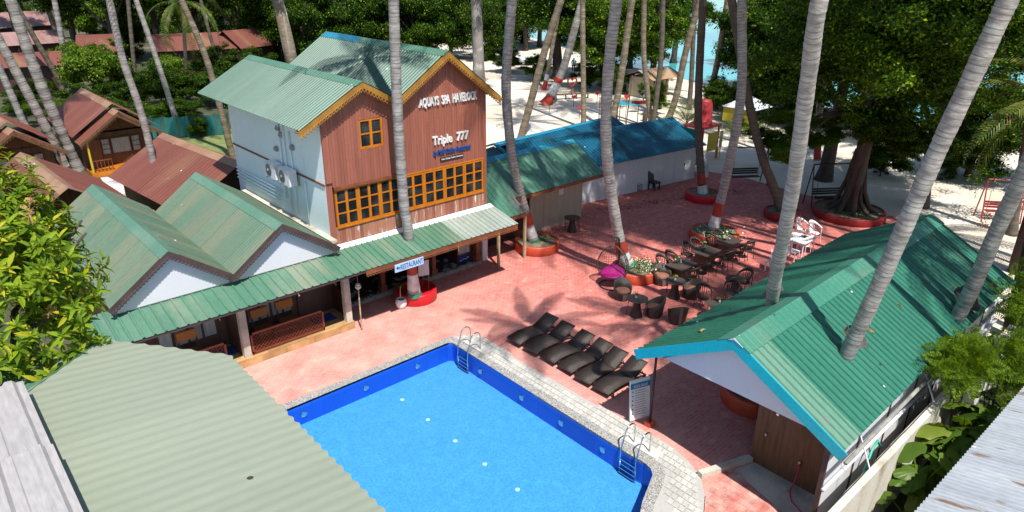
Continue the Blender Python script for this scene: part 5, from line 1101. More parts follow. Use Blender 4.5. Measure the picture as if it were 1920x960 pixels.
b1 = g(1449, 553, 3.45); P_('big palm growing through the shaded slope of the pavilion roof', (b1.x+.6, b1.y+.15, 0), [(1449, 552), (1470, 440), (1490, 330), (1515, 150), (1537, 0)], .55, .34, .27, 15.2, top=[(12.62, 5.86, 12.5), (12.2, 6.35, 13.9), (11.9, 7.2, 15.4)], csc=.82)
b2 = g(1603, 635, 3.45); P_('big leaning palm in the middle of the sunny pavilion roof', (b2.x-.7, b2.y+.5, 0), [(1603, 632), (1672, 480), (1750, 300), (1820, 150), (1890, 0)], .12, .36, .33, 18)
b3 = g(1815, 557, 3.3); P_('ringed palm at the far eave corner of the pavilion roof', (b3.x-.5, b3.y+.5, 0), [(1815, 556), (1870, 430), (1922, 320), (1990, 170)], .1, .40, .35, 17)
palm('coconut palm standing behind the viewpoint whose crown shades the loungers', (9.3, -.5, 0), [], 0, .36, .3, 0, crown=None) if 0 else None
for q_, lab_ in ((g(1449, 553, 3.45), 'collar'), (g(1603, 636, 3.45), 'collar'), (g(1815, 558, 3.3), 'collar')):
    m = MB(); m.lathe([(.36, -.10), (.34, .01), (.27, .07), (.21, .20), (.19, .21)], (q_.x, q_.y, q_.z), 14, caps=False)
    for v_i, v_ in enumerate(m.v): m.v[v_i] = (v_[0]+loc_jit(.02), v_[1]+loc_jit(.02), v_[2]+loc_jit(.012)+(v_[1]-q_.y)*(.54 if q_.y < 6.9 else -.54))
    m.build('roof_collar', 'tar', pav)
def shade_palm(lab, pts, d0, d1, grp='shade palms added out of view', sc=1.):
    t = thing('coconut_palm', pts[0], lab, 'palm tree', grp); sp = spline(pts, .2); n = len(sp)
    MB().tube(sp, [(d0+(d1-d0)*i/n)/2 for i in range(n)], 10).build('trunk', 'palm_bark', t, True)
    global pcount
    pcount += 1; o = link('crown', PCR[pcount % 3], None, t, sp[-1]); o.rotation_euler.z = pcount*1.1; o.scale = (sc, sc, sc)
for k_, (tx, ty, zt) in enumerate(((27.5, 19.8, 17), (31.5, 21, 17), (24.0, 21.5, 17.5), (31.5, 17.8, 16.5), (34.5, 17.5, 17), (23.6, 8.2, 15.5), (20.5, 25, 17.5), (33, 25, 17), (27.0, 24, 18), (29.5, 22.5, 18.5), (25.5, 11.5, 16), (22.4, 21.4, 17.5), (36.5, 21.5, 17), (30, 20, 16), (34.5, 14.5, 17), (25.5, 20.5, 19))):  # unseen palms, added so that their crowns shade these target spots
    cx_, cy_ = tx-.21*zt, ty-.56*zt; bx_ = max(cx_, 14.)+1.5; by_ = min(.10*bx_-.6, cy_-2.5)
    shade_palm('unseen coconut palm added beyond the boundary wall to shade paving and pavilion', [(bx_, by_, 0), (bx_+.2, by_+.2, 6), (bx_-.1, min(by_+1.2, .16*bx_), 12.2), ((bx_+cx_)/2, (by_+cy_)/2+.4, zt-1.6), (cx_, cy_, zt)], .4, .28, 'unseen palms added for shade')
def shade_tree(lab, pts, R):  # dense crown out of view, added to deepen shade on the far paving
    t = thing('broadleaf_tree', pts[0], lab, 'tree', 'unseen trees added to shade the courtyard'); sp = spline(pts, .4); n = len(sp)
    MB().tube(sp, [.32*(1-.6*i/n) for i in range(n)], 9).build('trunk', 'bark', t, True); o = link('crown', CRN['dark'][1], None, t, sp[-1]); o.scale = (R, R, R*.7)
shade_tree('unseen tall tree added beyond the boundary wall to shade the back paving', [(27.2, 4.2, 0), (27.2, 4.6, 6), (27.0, 5.2, 12), (25.4, 8, 15), (24.2, 10.2, 17)], 4.0)
shade_tree('unseen tall tree added beyond the pavilion to shade the far paving', [(34, 5.8, 0), (34, 6.0, 6), (33.4, 6.8, 12), (31, 9.5, 15), (29.4, 11.4, 17)], 4.2)
# palms whose heads hang into view
P_('coconut palm with drooping sunlit fronds before the long red roof', g(352, 185), [(348, 110), (344, 45)], .0, .35, .28, 8.6, 'palm_bark_dark', crown='fronds', hang=1.15, bend=0)
P_('young coconut palm with a sunny frond by the red swing', (27.5, 3.2, 0), [], 0, .32, .26, 0, crown=None) if 0 else None
def young(lab, pos, h, n, sc, el0, el1, az0=0.):
    t = thing('young_palm', pos, lab, 'palm tree', 'young palms'); MB().tube([pos, (pos[0], pos[1], pos[2]+h)], [.13, .10], 8).build('trunk', 'palm_bark_tan', t, True)
    for i in range(n):
        el = el0+(el1-el0)*i/n; az = az0+i*2.39996; o = link('frond', FROM[1+(i % 3)], None, t, (pos[0], pos[1], pos[2]+h)); o.rotation_euler = (Matrix.Rotation(az, 3, 'Z') @ Matrix.Rotation(-el, 3, 'Y')).to_euler(); o.scale = (sc, sc, sc)
yq = g(1990, 200, 6.8); YX, YY = yq.x, yq.y
young('young coconut palm beside the acacia with one long sunny frond', (YX, YY, 0), 6.8, 16, 1.15, 1.0, -.6)
young('young feathery palm growing in the sand behind the blue roof', g(1286, 246), .5, 11, .75, 1.25, .35)
young('little yellowish palm beside the red tank tower', g(1372, 262), .4, 8, .5, 1.1, .2)

# big grey tree trunks behind the restaurant
t = thing('broadleaf_tree', g(898, 175), 'thick smooth grey tree trunk behind the restaurant roof', 'tree'); q_ = g(898, 175)
MB().tube([q_, q_+Vector((0, 0, 3)), q_+Vector((-.1, .1, 8)), q_+Vector((-.3, .2, 16))], [.72, .55, .5, .4], 14).build('trunk', 'bark_grey', t, True)
o = link('crown', CRN['dark'][0], None, t, q_+Vector((0, 0, 15))); o.scale = (5, 5, 4)
t = thing('broadleaf_tree', g(556, 160), 'pale broken tree trunk draped in roots behind the green roof', 'tree'); q_ = g(556, 160)
MB().tube([q_, q_+Vector((-.3, .2, 4)), q_+Vector((-.7, .6, 8)), q_+Vector((-1.2, .9, 13))], [.75, .6, .55, .45], 12).build('trunk', 'palm_bark_tan', t, True)
for i in range(5): MB().tube([q_+Vector((.5*math.cos(i*1.3), .5*math.sin(i*1.3), 0)), q_+Vector((-.3+.52*math.cos(i*1.3+.4), .2+.52*math.sin(i*1.3+.4), 4)), q_+Vector((-.7+.5*math.cos(i*1.3+1), .6+.5*math.sin(i*1.3+1), 8.5))], [.16, .12, .08], 6).build('root', 'bark_grey', t, True)
o = link('crown', CRN['mid'][0], None, t, q_+Vector((-1.2, .9, 13))); o.scale = (4.5, 4.5, 3)

# mango tree at the left
def lance(L, Wd, droop, n=4):
    v = []; f = []
    for i in range(n+1):
        t = i/n; w_ = Wd*math.sin(math.pi*min(.98, .06+.94*t))**.8/2; x = L*t; z = L*(.12*t-droop*t*t)
        v += [(x, -w_, z+w_*.35), (x, 0, z), (x, w_, z+w_*.35)]
    for i in range(n):
        for j in range(2): f.append((i*3+j, i*3+j+1, (i+1)*3+j+1, (i+1)*3+j))
    return np.array(v), np.array(f)
LV, LF = lance(.14, .044, .42, 3)
def mango(c, R, lab):
    global rng
    rng = np.random.default_rng(5); t = thing('mango_tree', (c[0]-.6, c[1]+.3, 0), lab, 'tree')
    MB().tube([(c[0]-.6, c[1]+.3, 0), (c[0]-.5, c[1]+.2, 2), (c[0]-.3, c[1]+.1, 4), (c[0]-.2, c[1], 6)], [.28, .2, .17, .1], 10).build('trunk', 'bark', t, True)
    lm = MB()
    for i in range(16):
        a = i*2.4; d = Vector((math.cos(a), math.sin(a), rnd.uniform(-.2, .7))); lm.tube([(c[0]-.3, c[1]+.1, 4.2+.12*i), Vector(c)+d*R*.4-Vector((0, 0, .3)), Vector(c)+d*R*.85], [.07, .045, .015], 6)
    lm.build('limbs', 'bark', t, True)
    n = 1700; d = unit(rng.normal(size=(n, 3))); d[:, 2] = np.where(d[:, 2] < -.4, -d[:, 2], d[:, 2]); d = unit(d)
    r = (.45+.55*rng.random((n, 1))**.5)*(1+.2*np.sin(d[:, :1]*5)+.16*np.sin(d[:, 1:2]*7+1)); P = np.array(c)+d*r*R*np.array([1, 1, .95])
    toc = unit(np.array(CAM)-P); front = (d*toc).sum(1)*r[:, 0]; single = set(np.argsort(-front)[:26].tolist())
    sm = fmesh(LV, [tuple(q) for q in LF], 'leaf', 'leaf_mango_one'); V = []; Fq = []; nb = 0; cnt_ = 0
    for i in range(n):
        ax = unit(d[i]*.7+np.array([0, 0, .6])+rng.normal(size=3)*.25); M0 = np.array(Vector(ax).to_track_quat('Z', 'Y').to_matrix())
        m_ = rng.integers(9, 14)
        for j in range(m_):
            az = j*2.39996+rng.random(); el = .85-.085*j+rng.normal()*.12; s = rng.uniform(.55, 1.35); Rm = M0 @ rotm(az, el)
            p0 = P[i]-ax*(.012*j)
            if i in single and cnt_ < 290:
                o = link('leaf', sm, None, t, Vector(p0)); o.rotation_euler = Matrix(Rm.tolist()).to_euler(); o.scale = (s, s, s); cnt_ += 1
            else: V.append(LV @ Rm.T*s+p0); Fq.append(LF+nb); nb += len(LV)
    me = npmesh('foliage', np.concatenate(V), np.concatenate(Fq)); me.materials.append(MATS['leaf_mango']); o = link('foliage', me, None, t, (0, 0, 0)); o['kind'] = 'stuff'
    pm_ = MB()
    for i in range(26):
        k_ = int(rng.integers(0, n)); 
        if front[k_] < .2: continue
        p = Vector(P[k_]); ax = Vector(d[k_])*.6+Vector((0, 0, .5)); tip = p+ax*.4; pm_.tube([p, tip], [.008, .003], 4)
        for j in range(14):
            b_ = p+ax*.4*(.25+.05*j); e = Vector(rng.normal(size=3)).normalized()*(.13-.006*j); pm_.tube([b_, b_+e], [.004, .003], 3)
            for q in range(3): pm_.prism([b_+e*(.5+.2*q), b_+e*(.5+.2*q)+Vector((.012, 0, .01)), b_+e*(.5+.2*q)+Vector((0, .012, .012))], (0, 0, .01))
    o = pm_.build('flower_panicles', 'panicle', t); o['kind'] = 'stuff'
mango((.22, 10.7, 7.8), 1.65, 'mango tree with glossy yellow-green leaf rosettes beside the green gables')

# feathery acacia and taro leaves at the right
def acacia(c, R, lab, base):
    global rng
    rng = np.random.default_rng(9); t = thing('acacia_tree', base, lab, 'tree'); B = Vector(base); Cc = Vector(c)
    MB().tube([B, B+(Cc-B)*.5+Vector((.1, .1, .4)), Cc], [.14, .1, .05], 8).build('trunk', 'bark', t, True)
    n = 330; d = unit(rng.normal(size=(n, 3))); r = (.2+.8*rng.random((n, 1)))*(1+.45*np.sin(d[:, :1]*9+1)*np.cos(d[:, 2:3]*5)); P = np.array(c)+d*r*np.array(R); V = []
    for i in range(n):
        ax = unit(d[i]*.8+rng.normal(size=3)*.5+np.array([0, 0, .15])); L = rng.uniform(.35, .6); sd = unit(np.cross(ax, rng.normal(size=3))); up = np.cross(sd, ax)
        m_ = 26; tt = np.repeat(np.linspace(.1, 1, m_//2), 2); sg = np.tile([1, -1], m_//2)
        for q in range(3):
            tj = tt+rng.normal(size=m_)*.01; wd = .16*np.sin(np.pi*np.clip(tj*.9+.1, 0, 1))*(.4+.3*q)
            cc = P[i]+ax*(tj*L)[:, None]+sd*(sg*wd)[:, None]-np.array([0, 0, 1])*(tj**2*.12*L)[:, None]+up*rng.normal(size=(m_, 1))*.012
            e1 = (sd*sg[:, None]+ax*.5)*.032; e2 = ax*.011
            V.append(np.stack([cc-e1, cc+e2, cc+e1, cc-e2], 1))
    V = np.concatenate(V).reshape(-1, 3); me = npmesh('foliage', V, np.arange(len(V)).reshape(-1, 4)); me.materials.append(MATS['leaf_acacia']); o = link('foliage', me, None, t, (0, 0, 0)); o['kind'] = 'stuff'
    lm = MB()
    for i in range(0, n, 7): lm.tube([Cc-Vector((0, 0, .2)), (Cc+Vector(P[i]))/2+Vector((0, 0, .1)), P[i]], [.03, .015, .006], 5)
    lm.build('twigs', 'bark', t)['kind'] = 'stuff'
acacia((21.6, 2.9, 3.9), (2.0, .7, .9), 'feathery light green acacia overhanging the pavilion eave', (21.8, 2.6, 0))
acacia((18.2, 3.5, 3.05), (1.3, .5, .35), 'small feathery acacia spray drooping over the pavilion gutter', (18.3, 3.3, 0))
acacia((19.9, 2.6, 2.7), (1.6, .7, .7), 'feathery acacia shoots growing along the boundary wall', (19.4, 2.1, 0))
hv = [(0, 0, 0)]; hf = []
prof = [(math.sin(a)*(.5+.08*math.sin(5*a)), -.12+.62*(1-math.cos(a))/2*1.15+(.16*math.cos(a) if a < 1.2 or a > 5.08 else 0)*-1) for a in np.linspace(0, 2*math.pi, 22, endpoint=False)]
for i, (x, y) in enumerate(prof): hv.append((y, x, .05*math.sin(i*2.3)-.22*max(0, y-.1)**1.5-.10*abs(x)))
for i, (x, y) in enumerate(prof): hv.append((y*.5+.02, x*.5, .04-.03*abs(x)))
k = len(prof)
for i in range(k): hf.append((0, k+1+i, k+1+(i+1) % k)); hf.append((k+1+i, 1+i, 1+(i+1) % k, k+1+(i+1) % k))
TL = fmesh(hv, hf, 'leaf', 'leaf_taro'); TL.shade_smooth()
def taro(x, y, lab, n, seed, s0=1.):
    r = random.Random(seed); t = thing('taro_plant', (x, y, 0), lab, 'plant', 'big leafed plants by the boundary wall')
    for i in range(n):
        a = i*2.4+r.random(); hgt = r.uniform(.7, 1.9)*s0; d = Vector((math.cos(a), math.sin(a), 0)); tip = Vector((x, y, 0))+d*r.uniform(.15, .5)+Vector((0, 0, hgt))
        MB().tube([(x, y, 0), Vector((x, y, hgt*.55))+d*.08, tip], [.03, .022, .012], 6).build('stalk', 'leaf_bright', t, True)
        o = link('leaf', TL, None, t, tip); s = r.uniform(.45, .8)*s0; o.scale = (s*1.5, s*.66, s); o.rotation_euler = (r.uniform(-.5, .5), r.uniform(.0, .8), a)
for i, (x, y) in enumerate(((16.6, 3.2), (17.4, 3.0), (18.3, 3.1), (17.0, 2.75), (15.6, 3.2), (19.3, 2.9), (18.0, 2.6))): taro(x, y, 'big crinkled taro leaves crowding between the boundary wall and tin roof', 14, i+3)
for i, (x, y) in enumerate(((14.2, 3.25), (14.9, 3.1))): taro(x, y, 'small taro plant with yellowing leaves at the foot of the boundary wall', 5, i+20, .55)

# ------------------------------------------------------------------ planters round the palms
def tuft(t, c, R, n, z, mats=('leaf_mid', 'leaf_bright'), h=.25, seed=1):
    global rng
    rng = np.random.default_rng(seed)
    for mi, mt in enumerate(mats):
        P = np.stack([c[0]+rng.normal(size=n)*R*.5, c[1]+rng.normal(size=n)*R*.5, z+rng.random(n)*h], 1); v, f = leaf_quads(P, unit(rng.normal(size=(n, 3))+np.array([0, 0, .6])), .055, .4)
        me = npmesh('ground_plants', v, f); me.materials.append(MATS[mt]); o = link('ground_plants', me, None, t, (0, 0, 0)); o['kind'] = 'stuff'
def plant_bed(px_, py_, r, h, mat, lab, n=130, ox=0., oy=0., seed=1, fl=False):
    c = g(px_, py_); t = ring_planter((c.x+ox, c.y+oy), r, h, mat, lab)
    if n:
        tuft(t, (c.x+ox+r*.25, c.y+oy-r*.2), r*.8, n, h-.1, ('leaf_mid', 'leaf_bright')+(('flower_white',) if fl else ()), .28, seed)
    return t
q1 = g(1000, 452, .35); t = ring_planter((q1.x+.1, q1.y-.12), 1.02, .42, 'planter_red', 'orange-red ring planter beside the annex and verandah corner'); tuft(t, (q1.x+.6, q1.y-.3), .45, 60, .3, seed=2, h=.12)
q2 = g(1178, 498, .4); t = ring_planter((q2.x+.12, q2.y-.28), 1.0, .42, 'planter_red', 'orange-red ring planter full of plants behind the egg chair'); tuft(t, (q2.x+.35, q2.y-.55), .6, 260, .32, ('leaf_mid', 'leaf_bright', 'flower_white'), seed=3, h=.35)
q3 = g(1336, 432, .4); t = ring_planter((q3.x+.0, q3.y-.1), 1.15, .45, 'planter_red', 'red ring planter with pale plants past the dining tables'); tuft(t, (q3.x-.1, q3.y-.3), .95, 230, .35, ('leaf_mid', 'leaf_bright', 'flower_white'), seed=4, h=.16)
q4 = g(1318, 362, .35); t = ring_planter((q4.x, q4.y), .95, .42, 'planter_crimson', 'crimson ring planter at the end of the white wall'); tuft(t, (q4.x+.4, q4.y-.2), .5, 50, .3, seed=5, h=.2)
q5 = g(1467, 397, .3); t = ring_planter((q5.x, q5.y), .9, .4, 'dark_red_shade', 'crimson ring planter round the dark leaning palm'); tuft(t, (q5.x, q5.y), .5, 60, .3, seed=6)
q6 = g(1590, 405); t = ring_planter((q6.x, q6.y), 1.75, .4, 'dark_red_shade', 'very wide crimson ring round the massive dark tree'); tuft(t, (q6.x-.8, q6.y-.3), 1.2, 120, .3, ('leaf_dark', 'leaf_mid'), seed=7)
q7 = g(1135, 352); ring_planter((q7.x, q7.y), .6, .3, 'planter_crimson', 'small crimson ring planter at the left end of the white wall')

# ------------------------------------------------------------------ furniture
def put(proto, x, y, rz, lab, first):
    o = proto if first else copy_tree(proto); o.location = (x, y, 0); o.rotation_euler.z = rz; o['label'] = lab; return o
# loungers, foot towards the pool
L = thing('sun_lounger', (0, 0, 0), 'lounger', 'sun lounger', 'dark sun loungers in a row by the pool')
def strip(pts, w_, th):
    m = MB(); n = len(pts)
    for x, z in pts:
        m.v += [(x, -w_/2, z), (x, w_/2, z), (x, w_/2, z-th), (x, -w_/2, z-th)]
    for i in range(n-1):
        for j in range(4): m.f.append((i*4+j, i*4+(j+1) % 4, (i+1)*4+(j+1) % 4, (i+1)*4+j)); m.mi.append(0)
    m.f += [(0, 3, 2, 1), tuple(4*(n-1)+k for k in range(4))]; m.mi += [0, 0]; return m
sp_ = [(x, .27+.035*math.sin(x*3.4-.3)+(-.04*(1-x/.15) if x < .15 else 0)) for x in np.linspace(0, 1.2, 12)]
strip(sp_, .63, .06).build('seat', 'rattan', L, True)
strip([(1.2, .25), (1.36, .31), (1.55, .40), (1.80, .515), (1.88, .545)], .61, .035).build('backrest', 'rattan', L, True)
for s in (-.315, .315):
    MB().tube([(x, s, z-.03) for x, z in sp_]+[(1.35, s, .21), (1.6, s, .16), (1.82, s, .13)], .022, 6).build('side_rail', 'rattan', L, True)
    for x in (.22, 1.05): MB().box(x-.025, s-.025, 0, x+.025, s+.025, .26).build('leg', 'rattan', L)
    MB().box(1.74, s-.025, 0, 1.80, s+.025, .16).build('leg', 'rattan', L)
    MB().tube([(1.6, s*.85, .41), (1.74, s*.85, .17)], .013, 6).build('prop', 'black_metal', L)
MB().box(1.78, -.315, .10, 1.82, .315, .15).build('end_bar', 'rattan', L)
LL = ('black rattan sun lounger farthest from the pavilion, by the first pool ladder', 'second black rattan sun lounger from the first pool ladder', 'third black rattan sun lounger from the first pool ladder', 'third black rattan sun lounger from the pavilion', 'second black rattan sun lounger from the pavilion', 'black rattan sun lounger closest to the pavilion')
for i in range(6): put(L, 13.80+loc_jit(.05), 15.23-.784*i+loc_jit(.02), loc_jit(.04), LL[i], i == 0)
# tub chair
T = thing('tub_chair', (0, 0, 0), 'tub', 'armchair', 'rattan tub chairs')
m = MB(); n = 22
angs = np.linspace(math.radians(38), math.radians(322), n)
def hh(a): return .40+.38*(.5-.5*math.cos(a))**1.3
for a in angs:
    h_ = hh(a); c_, s_ = math.cos(a), math.sin(a)
    for r_, z_ in ((.27, 0), (.335, h_*.5), (.37, h_), (.32, h_), (.285, h_*.5), (.24, .05)): m.v.append((r_*c_, r_*s_, z_))
for i in range(n-1):
    for j in range(5): m.f.append((i*6+j, (i+1)*6+j, (i+1)*6+j+1, i*6+j+1)); m.mi.append(0)
m.f += [(0, 1, 2, 3, 4, 5), tuple((n-1)*6+k for k in range(6))[::-1]]; m.mi += [0, 0]; m.build('shell', 'rattan', T, True)
MB().lathe([(.255, .0), (.28, .12), (.29, .30), (.29, .31)], n=22).build('base', 'rattan', T, True)
MB().lathe([(.0, .31), (.27, .31), (.285, .34), (.28, .38), (.25, .40), (0, .405)], n=22, caps=False).build('seat_cushion', 'cushion_tan', T, True)
for a in (0, math.pi):
    d = Vector((math.cos(a), math.sin(a), 0)); e = Vector((-d.y, d.x, 0))
    if a == 0: MB().prism([d*.262-e*.05, d*.262+e*.05, d*.305+e*.10+Vector((0, 0, .30)), d*.305-e*.10+Vector((0, 0, .30))], d*.006).build('woven_strip', 'tub_strip', T)
    else: MB().prism([d*.28-e*.05, d*.28+e*.05, d*.382+e*.06+Vector((0, 0, .76)), d*.382-e*.06+Vector((0, 0, .76))], d*.004).build('woven_strip', 'tub_strip', T)
def face(x, y, tx, ty): return math.atan2(ty-y, tx-x)
TB = [(g(1166, 560), (18.7, 14.0), 'rattan tub chair with tan cushion in front of the egg chair'), (g(1226, 592), (18.7, 13.95), 'rattan tub chair seen from behind at the round table by the loungers'), (g(1269, 604), (19.6, 12.9), 'dark rattan tub chair close under the pavilion eave'),
      (g(1240, 532), (21.0, 14.0), 'rattan tub chair with tan cushion nearest the long dining tables'), (g(1294, 557), (21.0, 14.0), 'rattan tub chair seen from behind at the yellow-flowered table')]
for i, (p, tgt, lab) in enumerate(TB): put(T, p.x, p.y, face(p.x, p.y, *tgt), lab, i == 0)
# round tables
R_ = thing('round_table', (0, 0, 0), 'rt', 'table', 'round rattan tables')
MB().lathe([(0, .68), (.37, .68), (.395, .695), (.395, .715), (.37, .725), (0, .725)], n=32, caps=False).build('table_top', 'rattan_light', R_, False)
MB().lathe([(.24, 0), (.20, .15), (.14, .4), (.13, .55), (.2, .68)], n=20, caps=False).build('pedestal', 'rattan', R_, True)
for i in range(4):
    a = .6+i*math.pi/2; MB().tube([(.30*math.cos(a), .30*math.sin(a), .68), (.36*math.cos(a), .36*math.sin(a), 0)], .012, 6).build('leg', 'black_metal', R_)
RT = [(18.66, 13.90, 'round rattan table with a lime plant beside the loungers'), (20.98, 13.90, 'round rattan table with yellow flowers near the dining tables'), (22.87, 12.45, 'round rattan table with a green sprig on the open side'), (20.5, 11.75, 'round rattan table half hidden by the pavilion eave'), (23.2, 21.5, 'round rattan table alone against the plywood shed')]
for i, (x, y, lab) in enumerate(RT): put(R_, x, y, i*.4, lab, i == 0)
# dining table
D = thing('dining_table', (0, 0, 0), 'dt', 'table', 'dark dining tables in a row')
MB().box(-.55, -.40, .70, .55, .40, .74).build('table_top', 'rattan_light', D)
MB().prism([(-.34, -.24, .04), (.34, -.24, .04), (.42, -.30, .69), (-.42, -.30, .69)], (0, .54, 0)).build('pedestal', 'rattan', D); MB().box(-.40, -.30, 0, .40, .32, .04).build('base', 'rattan', D)
DT = [(22.45, 14.68, 'dark dining table nearest the tub chairs'), (24.43, 14.84, 'middle dark dining table with a tall white bouquet'), (26.15, 14.86, 'dark dining table nearest the far red planter')]
for i, (x, y, lab) in enumerate(DT): put(D, x, y, math.radians(1), lab, i == 0)
# round-backed chairs
def round_chair(nm, mat, grp, legm):
    A = thing(nm, (0, 0, 0), 'c', 'chair', grp)
    MB().lathe([(0, .42), (.21, .42), (.225, .435), (.21, .455), (0, .46)], n=20, caps=False).build('seat', mat, A)
    pts = [(.30*math.cos(a), .28*math.sin(a), .62+.22*(.5-.5*math.cos(a))) for a in np.linspace(math.radians(50), math.radians(310), 15)]
    m = MB(); 
    for p in pts:
        p = Vector(p); o_ = Vector((p.x, p.y, 0)).normalized(); hgt = .05+.10*max(0, -p.x/.3)
        for q in (p+o_*.02, p+o_*.025+Vector((0, 0, hgt)), p-o_*.015+Vector((0, 0, hgt)), p-o_*.02): m.v.append(tuple(q))
    for i in range(len(pts)-1):
        for j in range(4): m.f.append((i*4+j, (i+1)*4+j, (i+1)*4+(j+1) % 4, i*4+(j+1) % 4)); m.mi.append(0)
    m.f += [(0, 1, 2, 3), tuple(4*(len(pts)-1)+k for k in range(4))[::-1]]; m.mi += [0, 0]
    m.build('back_hoop', mat, A, True)
    b = MB()
    for a in np.linspace(math.radians(150), math.radians(210), 5): b.tube([(.20*math.cos(a), .20*math.sin(a), .45), (.28*math.cos(a), .27*math.sin(a), .82)], .016, 5)
    b.build('back_splat', mat, A)
    for sx, sy in ((.17, .17), (.17, -.17), (-.17, .17), (-.17, -.17)):
        top = (sx*1.1, sy*1.35, .66) if sx > 0 else (sx*1.2, sy*1.3, .72); MB().tube([(sx*1.35, sy*1.35, 0), (sx*1.15, sy*1.25, .42), top], .013, 6).build('leg', legm, A)
    return A
CH_ = round_chair('dining_chair', 'rattan', 'dark round-backed dining chairs', 'black_metal')
DC = []
for k_, (x, y, _) in enumerate(DT):
    wh = ('the dining table by the tub chairs', 'the middle dining table', 'the dining table by the far planter')[k_]
    for j, dx in enumerate((-.32, .34)):
        en = (', egg chair end', ', massive tree end')[j]; DC.append((x+dx+loc_jit(.03), y+.66+loc_jit(.04), -math.pi/2+loc_jit(.15), 'dark chair, planter side of '+wh+en)); DC.append((x+dx+.1+loc_jit(.03), y-.68+loc_jit(.05), math.pi/2+loc_jit(.15), 'dark chair, pavilion side of '+wh+en))
q_ = g(1316, 578); DC.append((q_.x, q_.y, face(q_.x, q_.y, 20.5, 11.75), 'single round-backed chair beside the half-hidden round table'))
q_ = g(1358, 572); DC.append((q_.x+.2, q_.y-.1, face(q_.x, q_.y, 20.5, 11.75), 'round-backed chair between the pavilion eave and the half-hidden table'))
q_ = g(1392, 548); DC.append((q_.x, q_.y, face(q_.x, q_.y, 22.87, 12.45), 'round-backed chair by the table with a green sprig'))
for i, (x, y, rz, lab) in enumerate(DC): put(CH_, x, y, rz, lab, i == 0)
WC = round_chair('plastic_chair', 'white_plastic', 'white plastic chairs', 'white_plastic')
for i, (px_, py_, rz, lab) in enumerate(((1500, 447, -1.7, 'white plastic chair on the tree side of the white table, left one'), (1524, 453, -1.7, 'white plastic chair on the tree side of the white table, right one'), (1505, 476, 1.5, 'white plastic chair with its back to the pavilion at the white table'), (1484, 470, .6, 'white plastic chair tucked at the end of the white table'))):
    q_ = g(px_, py_); put(WC, q_.x, q_.y, rz, lab, i == 0)
q_ = g(1506, 447, .72); t = thing('plastic_table', (q_.x, q_.y, 0), 'white plastic table with a small green plant beyond the pavilion', 'table')
MB().box(q_.x-.6, q_.y-.38, .69, q_.x+.6, q_.y+.38, .72).build('table_top', 'white_plastic', t); MB().box(q_.x-.55, q_.y-.33, .62, q_.x+.55, q_.y+.33, .69).build('apron', 'white_plastic', t)
for sx in (-.52, .52):
    for sy in (-.3, .3): MB().tube([(q_.x+sx, q_.y+sy, 0), (q_.x+sx*.96, q_.y+sy*.96, .62)], .025, 6).build('leg', 'white_plastic', t)
WT = (q_.x, q_.y)
for px_, py_, lab in ((1446, 508, 'white straight-backed chair in the sun at the pavilion eave'), (1484, 488, 'white straight-backed chair in the shade at the pavilion eave')):
    q_ = g(px_, py_); t = thing('white_chair', (q_.x, q_.y, 0), lab, 'chair', 'white straight-backed chairs'); x, y = q_.x, q_.y
    MB().box(x-.22, y-.22, .42, x+.22, y+.22, .46).build('seat', 'white_plastic', t); MB().prism([(x-.22, y-.06, .46), (x+.2, y+.16, .46), (x+.2, y+.20, .92), (x-.22, y-.02, .92)], (-.02, .03, 0)).build('backrest', 'white_plastic', t)
    for sx in (-.19, .19):
        for sy in (-.19, .19): MB().box(x+sx-.02, y+sy-.02, 0, x+sx+.02, y+sy+.02, .42).build('leg', 'white_plastic', t)
# small vases of flowers
def vase(x, y, z, lab, fm, pot='white_plastic', n=40, h=.16, sz=.028, seed=3, r=.08):
    t = thing('flower_vase', (x, y, z), lab, 'flowers', 'little vases on the tables')
    MB().lathe([(.03, 0), (.045, .03), (.04, .08), (.035, .09)], (x, y, z), 12).build('vase', pot, t, True)
    global rng
    rng = np.random.default_rng(seed)
    for mt, k_ in (('leaf_bright', n), (fm, n//2)):
        P = np.stack([x+rng.normal(size=k_)*r*.6, y+rng.normal(size=k_)*r*.6, z+.09+rng.random(k_)*h], 1); v, f = leaf_quads(P, unit(rng.normal(size=(k_, 3))), sz, .6)
        me = npmesh('leaves' if mt == 'leaf_bright' else 'blossoms', v, f); me.materials.append(MATS[mt]); link('leaves' if mt == 'leaf_bright' else 'blossoms', me, None, t, (0, 0, 0))
vase(18.62, 13.93, .725, 'lime green plant in a white cup on the table by the loungers', 'leaf_bright'); vase(20.95, 13.92, .725, 'yellow and orange flowers on the round table', 'flower_yellow', seed=4); vase(22.82, 12.5, .725, 'green sprig lying on the open round table', 'leaf_bright', h=.05, seed=5)
vase(20.62, 11.72, .725, 'yellow blossoms on the half-hidden round table', 'flower_yellow', seed=6)
vase(22.40, 14.85, .74, 'white flowers on the dining table nearest the tub chairs', 'flower_white', 'black_metal', 50, .22, .045, 7, .14); vase(24.35, 14.95, .74, 'tall white bouquet on the middle dining table', 'flower_white', 'black_metal', 60, .28, .05, 8, .15); vase(26.1, 15.0, .74, 'white flowers on the dining table nearest the far planter', 'flower_white', 'black_metal', 60, .25, .045, 9, .15)
vase(WT[0]+.1, WT[1], .72, 'small green plant on the white plastic table', 'leaf_dark', 'black_metal', seed=10)
